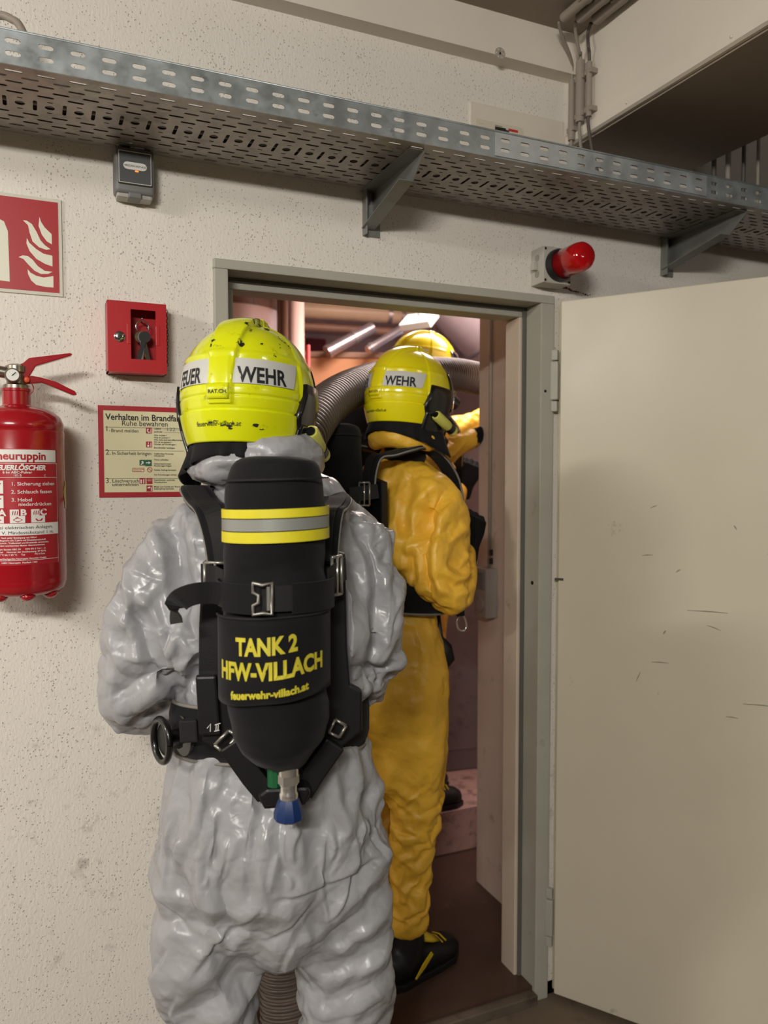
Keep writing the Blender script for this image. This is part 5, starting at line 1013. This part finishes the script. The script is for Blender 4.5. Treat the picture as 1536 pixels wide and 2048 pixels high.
# spiral reinforcement wound round the tube
mb = MB(); acc = 0; nx = 0; k = 0; ref = Vector((1, 0, 0))
rib = bpy.data.meshes.new('rib'); t_ = MB(); t_.tube([((HR+.0015)*math.cos(2*PI*i/24), (HR+.0015)*math.sin(2*PI*i/24), 0) for i in range(25)], [(.0048, .0036)]*25, 6, False)
rib.from_pydata(t_.v, [], t_.f); rib.materials.append(MATS['hose_rib']); rib.polygons.foreach_set('use_smooth', [True]*len(rib.polygons))
for i in range(1, len(path)-1):
    acc += (path[i]-path[i-1]).length
    if acc >= nx:
        nx = acc+.0135; o = bpy.data.objects.new('rib', rib); C.objects.link(o); o.parent = sh_; k += 1
        o.matrix_local = Matrix.Translation(path[i]) @ (path[i+1]-path[i-1]).to_track_quat('Z', 'Y').to_matrix().to_4x4()
# ------------------------------------------------------------------ plant room fittings
mat('insulation_pink', (220, 186, 176), .6, var=.05); mat('boiler_brown', (120, 88, 74), .6, var=.2, vscale=14); mat('pipe_cream', (214, 188, 160), .4, var=.05); mat('duct_metal', (176, 168, 172), .3, .8); mat('tan_board', (196, 140, 100), .7, var=.06); mat('red_lacquer', (120, 20, 22), .5); mat('pipe_brown', (140, 104, 84), .5)
c = atd(462, 640, 4.4); bo_ = thing('hot_water_tank', 'upright pinkish insulated tank with a brown top band in the plant room', 'tank', (c.x, c.y, IZ))
zt = atd(520, 606, 4.15).z
MB().lathe([(.27, 0), (.27, zt-IZ)], 40).build('tank_body', 'insulation_pink', bo_, auto=40)
for k in range(14):
    a0 = 2*PI*k/14; m = MB(); n = 4; vs = [(.278*math.cos(a0+.44*i/n), .278*math.sin(a0+.44*i/n), z) for z in (zt-IZ, zt-IZ+.3) for i in range(n+1)]; m.add(vs, [(i, i+1, n+2+i, n+1+i) for i in range(n)]); o = m.build('band_panel', 'boiler_brown', bo_); sm = o.modifiers.new('t', 'SOLIDIFY'); sm.thickness = .012
def vpipe(px0, px1, d, z0, z1, m, name, label, cat):
    a, b = atd(px0, 950, d), atd(px1, 950, d); r = (b-a).length/2; c = (a+b)/2
    return MB().tube([(c.x, c.y, z0), (c.x, c.y, z1)], r, 24).build(name, m, smooth=True, label=label, cat=cat)
vpipe(556, 578, 4.0, IZ, 2.78, 'pipe_brown', 'riser_pipe', 'brown vertical riser pipe beside the insulated tank', 'pipe'); vpipe(580, 610, 3.9, IZ, 2.78, 'insulation_pink', 'riser_pipe', 'pink insulated vertical riser pipe beside the brown riser', 'pipe')
def hpipe(a, b, r, m, name, label, rings=()):
    t = thing(name, label, 'pipe', (0, 0, 0)); MB().tube([a, b], r, 24).build('pipe', m, t, auto=50)
    for f in rings: p = a+(b-a)*f; d = (b-a).normalized(); MB().tube([p-d*.012, p+d*.012], r+.004, 24).build('clamp_band', 'duct_metal', t, auto=50)
hpipe(atd(585, 618, 4.3), atd(850, 634, 4.5), .046, 'pipe_cream', 'header_pipe', 'cream insulated header pipe under the plant room ceiling', (.72, .82)); hpipe(atd(590, 652, 4.3), atd(850, 668, 4.5), .022, 'pipe_brown', 'lower_pipe', 'thin brown pipe running below the cream header pipe')
hpipe(atd(655, 704, 4.1), atd(745, 655, 4.2), .032, 'duct_metal', 'slanted_duct', 'slanted bright metal duct below the header pipe', (.03, .6)); hpipe(atd(735, 700, 4.1), atd(800, 660, 4.2), .022, 'duct_metal', 'slanted_pipe', 'thinner slanted metal pipe right of the bright duct', (.1,))
c = atd(838, 642, 3.9); lt = thing('hanging_lamp', 'pale tilted lamp housing under the ceiling above the far helmet', 'lamp', c, .5); MB().box(-.05, .05, -.09, .09, -.02, .02, Matrix.Rotation(-.7, 4, 'Y')).build('housing', mat('lamp_white', (220, 230, 230), .4), lt, bevel=.004); MB().tube([(0, 0, .01), (0, 0, 2.78-c.z)], .008, 8).build('rod', 'duct_metal', lt)
c = at(632, 690, 4.55); rc_ = thing('red_cabinet', 'dark red box on the far wall of the plant room', 'cabinet', c); MB().box(-.08, .08, -.03, .05, -.05, .05).build('case', 'red_lacquer', rc_, bevel=.004); MB().box(-.07, .07, -.036, -.03, -.04, .04).build('front', 'red_lacquer', rc_, bevel=.003)
a = atd(616, 690, 3.5); MB().tube([(a.x, a.y, IZ), (a.x, a.y, a.z)], .010, 10).build('red_pole', mat('red_bright', (190, 50, 48), .5), smooth=True, label='thin red pole standing upright in the plant room', cat='pole')
c = atd(648, 716, 4.2); tb = thing('tan_partition', 'tan wooden board standing behind the hose', 'board', (c.x, c.y, IZ), -.3); MB().box(-.34, .34, -.02, .02, 0, c.z-IZ).build('board', 'tan_board', tb, bevel=.003); MB().box(-.35, .35, -.03, .03, c.z-IZ, c.z-IZ+.03).build('top_rail', 'pipe_brown', tb, bevel=.003)
c = atd(930, 1300, 3.5); mc = thing('equipment_housing', 'dull purple-grey equipment housing on the step right of the yellow suit', 'housing', (c.x+.1, c.y+.05, IZ+STEP), -.15)
mat('housing_grey', (120, 104, 108), .6, var=.12, vscale=6, dirt=(70, 54, 52), dscale=7); MB().box(-.5, .6, -.02, .5, 0, 1.5).build('cabinet_body', 'housing_grey', mc, bevel=.01); MB().box(-.44, .05, -.032, -.02, .1, 1.42).build('panel', 'housing_grey', mc, bevel=.004); MB().box(.07, .54, -.032, -.02, .1, 1.42).build('panel', 'housing_grey', mc, bevel=.004)
a, b = atd(890, 560, 4.1), atd(1050, 800, 4.2); sd = thing('ventilation_duct', 'large pale sloping ventilation duct at the upper right of the doorway', 'duct', (0, 0, 0)); MB().tube([a+Vector((-.3, .2, .55)), b+Vector((.35, .1, .1))], .30, 40).build('duct', mat('duct_pale', (206, 196, 204), .35, .3), sd, smooth=True)
for f in (.35, .7): q_ = (a+Vector((-.3, .2, .55))).lerp(b+Vector((.35, .1, .1)), f); d_ = (b-a).normalized(); MB().tube([q_-d_*.012, q_+d_*.012], .308, 40).build('joint_band', 'duct_metal', sd, smooth=True)
# socket with switch on the stub wall
so = thing('switch_socket', 'grey surface-mounted light switch with socket on the wall stub past the frame', 'socket', (1.477, .497, 1.143))
mat('socket_grey', (150, 142, 134), .5); MB().box(-.048, 0, -.042, .042, -.088, .088).build('housing', 'socket_grey', so, bevel=.006)
MB().box(-.054, -.046, -.030, .030, .012, .074).build('rocker', 'switch_grey', so, bevel=.003); MB().lathe([(.030, 0), (.030, .006), (.024, .008), (.020, .004)], 24, axis_m((-.048, 0, -.04), (-1, 0, 0))).build('socket_lid', 'socket_grey', so, auto=40)
for zz in (.10, .13): MB().box(-.014, 0, -.008, .008, zz, zz+.022).build('cable_clip', 'dark_steel', so, bevel=.002)
MB().tube([(-.010, 0, .088), (-.010, 0, 1.55)], .006, 10).build('cable', 'cable_grey', so, smooth=True)
# lamp fitting of the plant room
t = thing('plant_room_lamp', 'long ceiling lamp of the plant room', 'lamp', (1.75, 1.15, 2.70)); MB().box(-.46, .46, -.16, .16, -.03, .08).build('housing', 'print_white', t, bevel=.004)
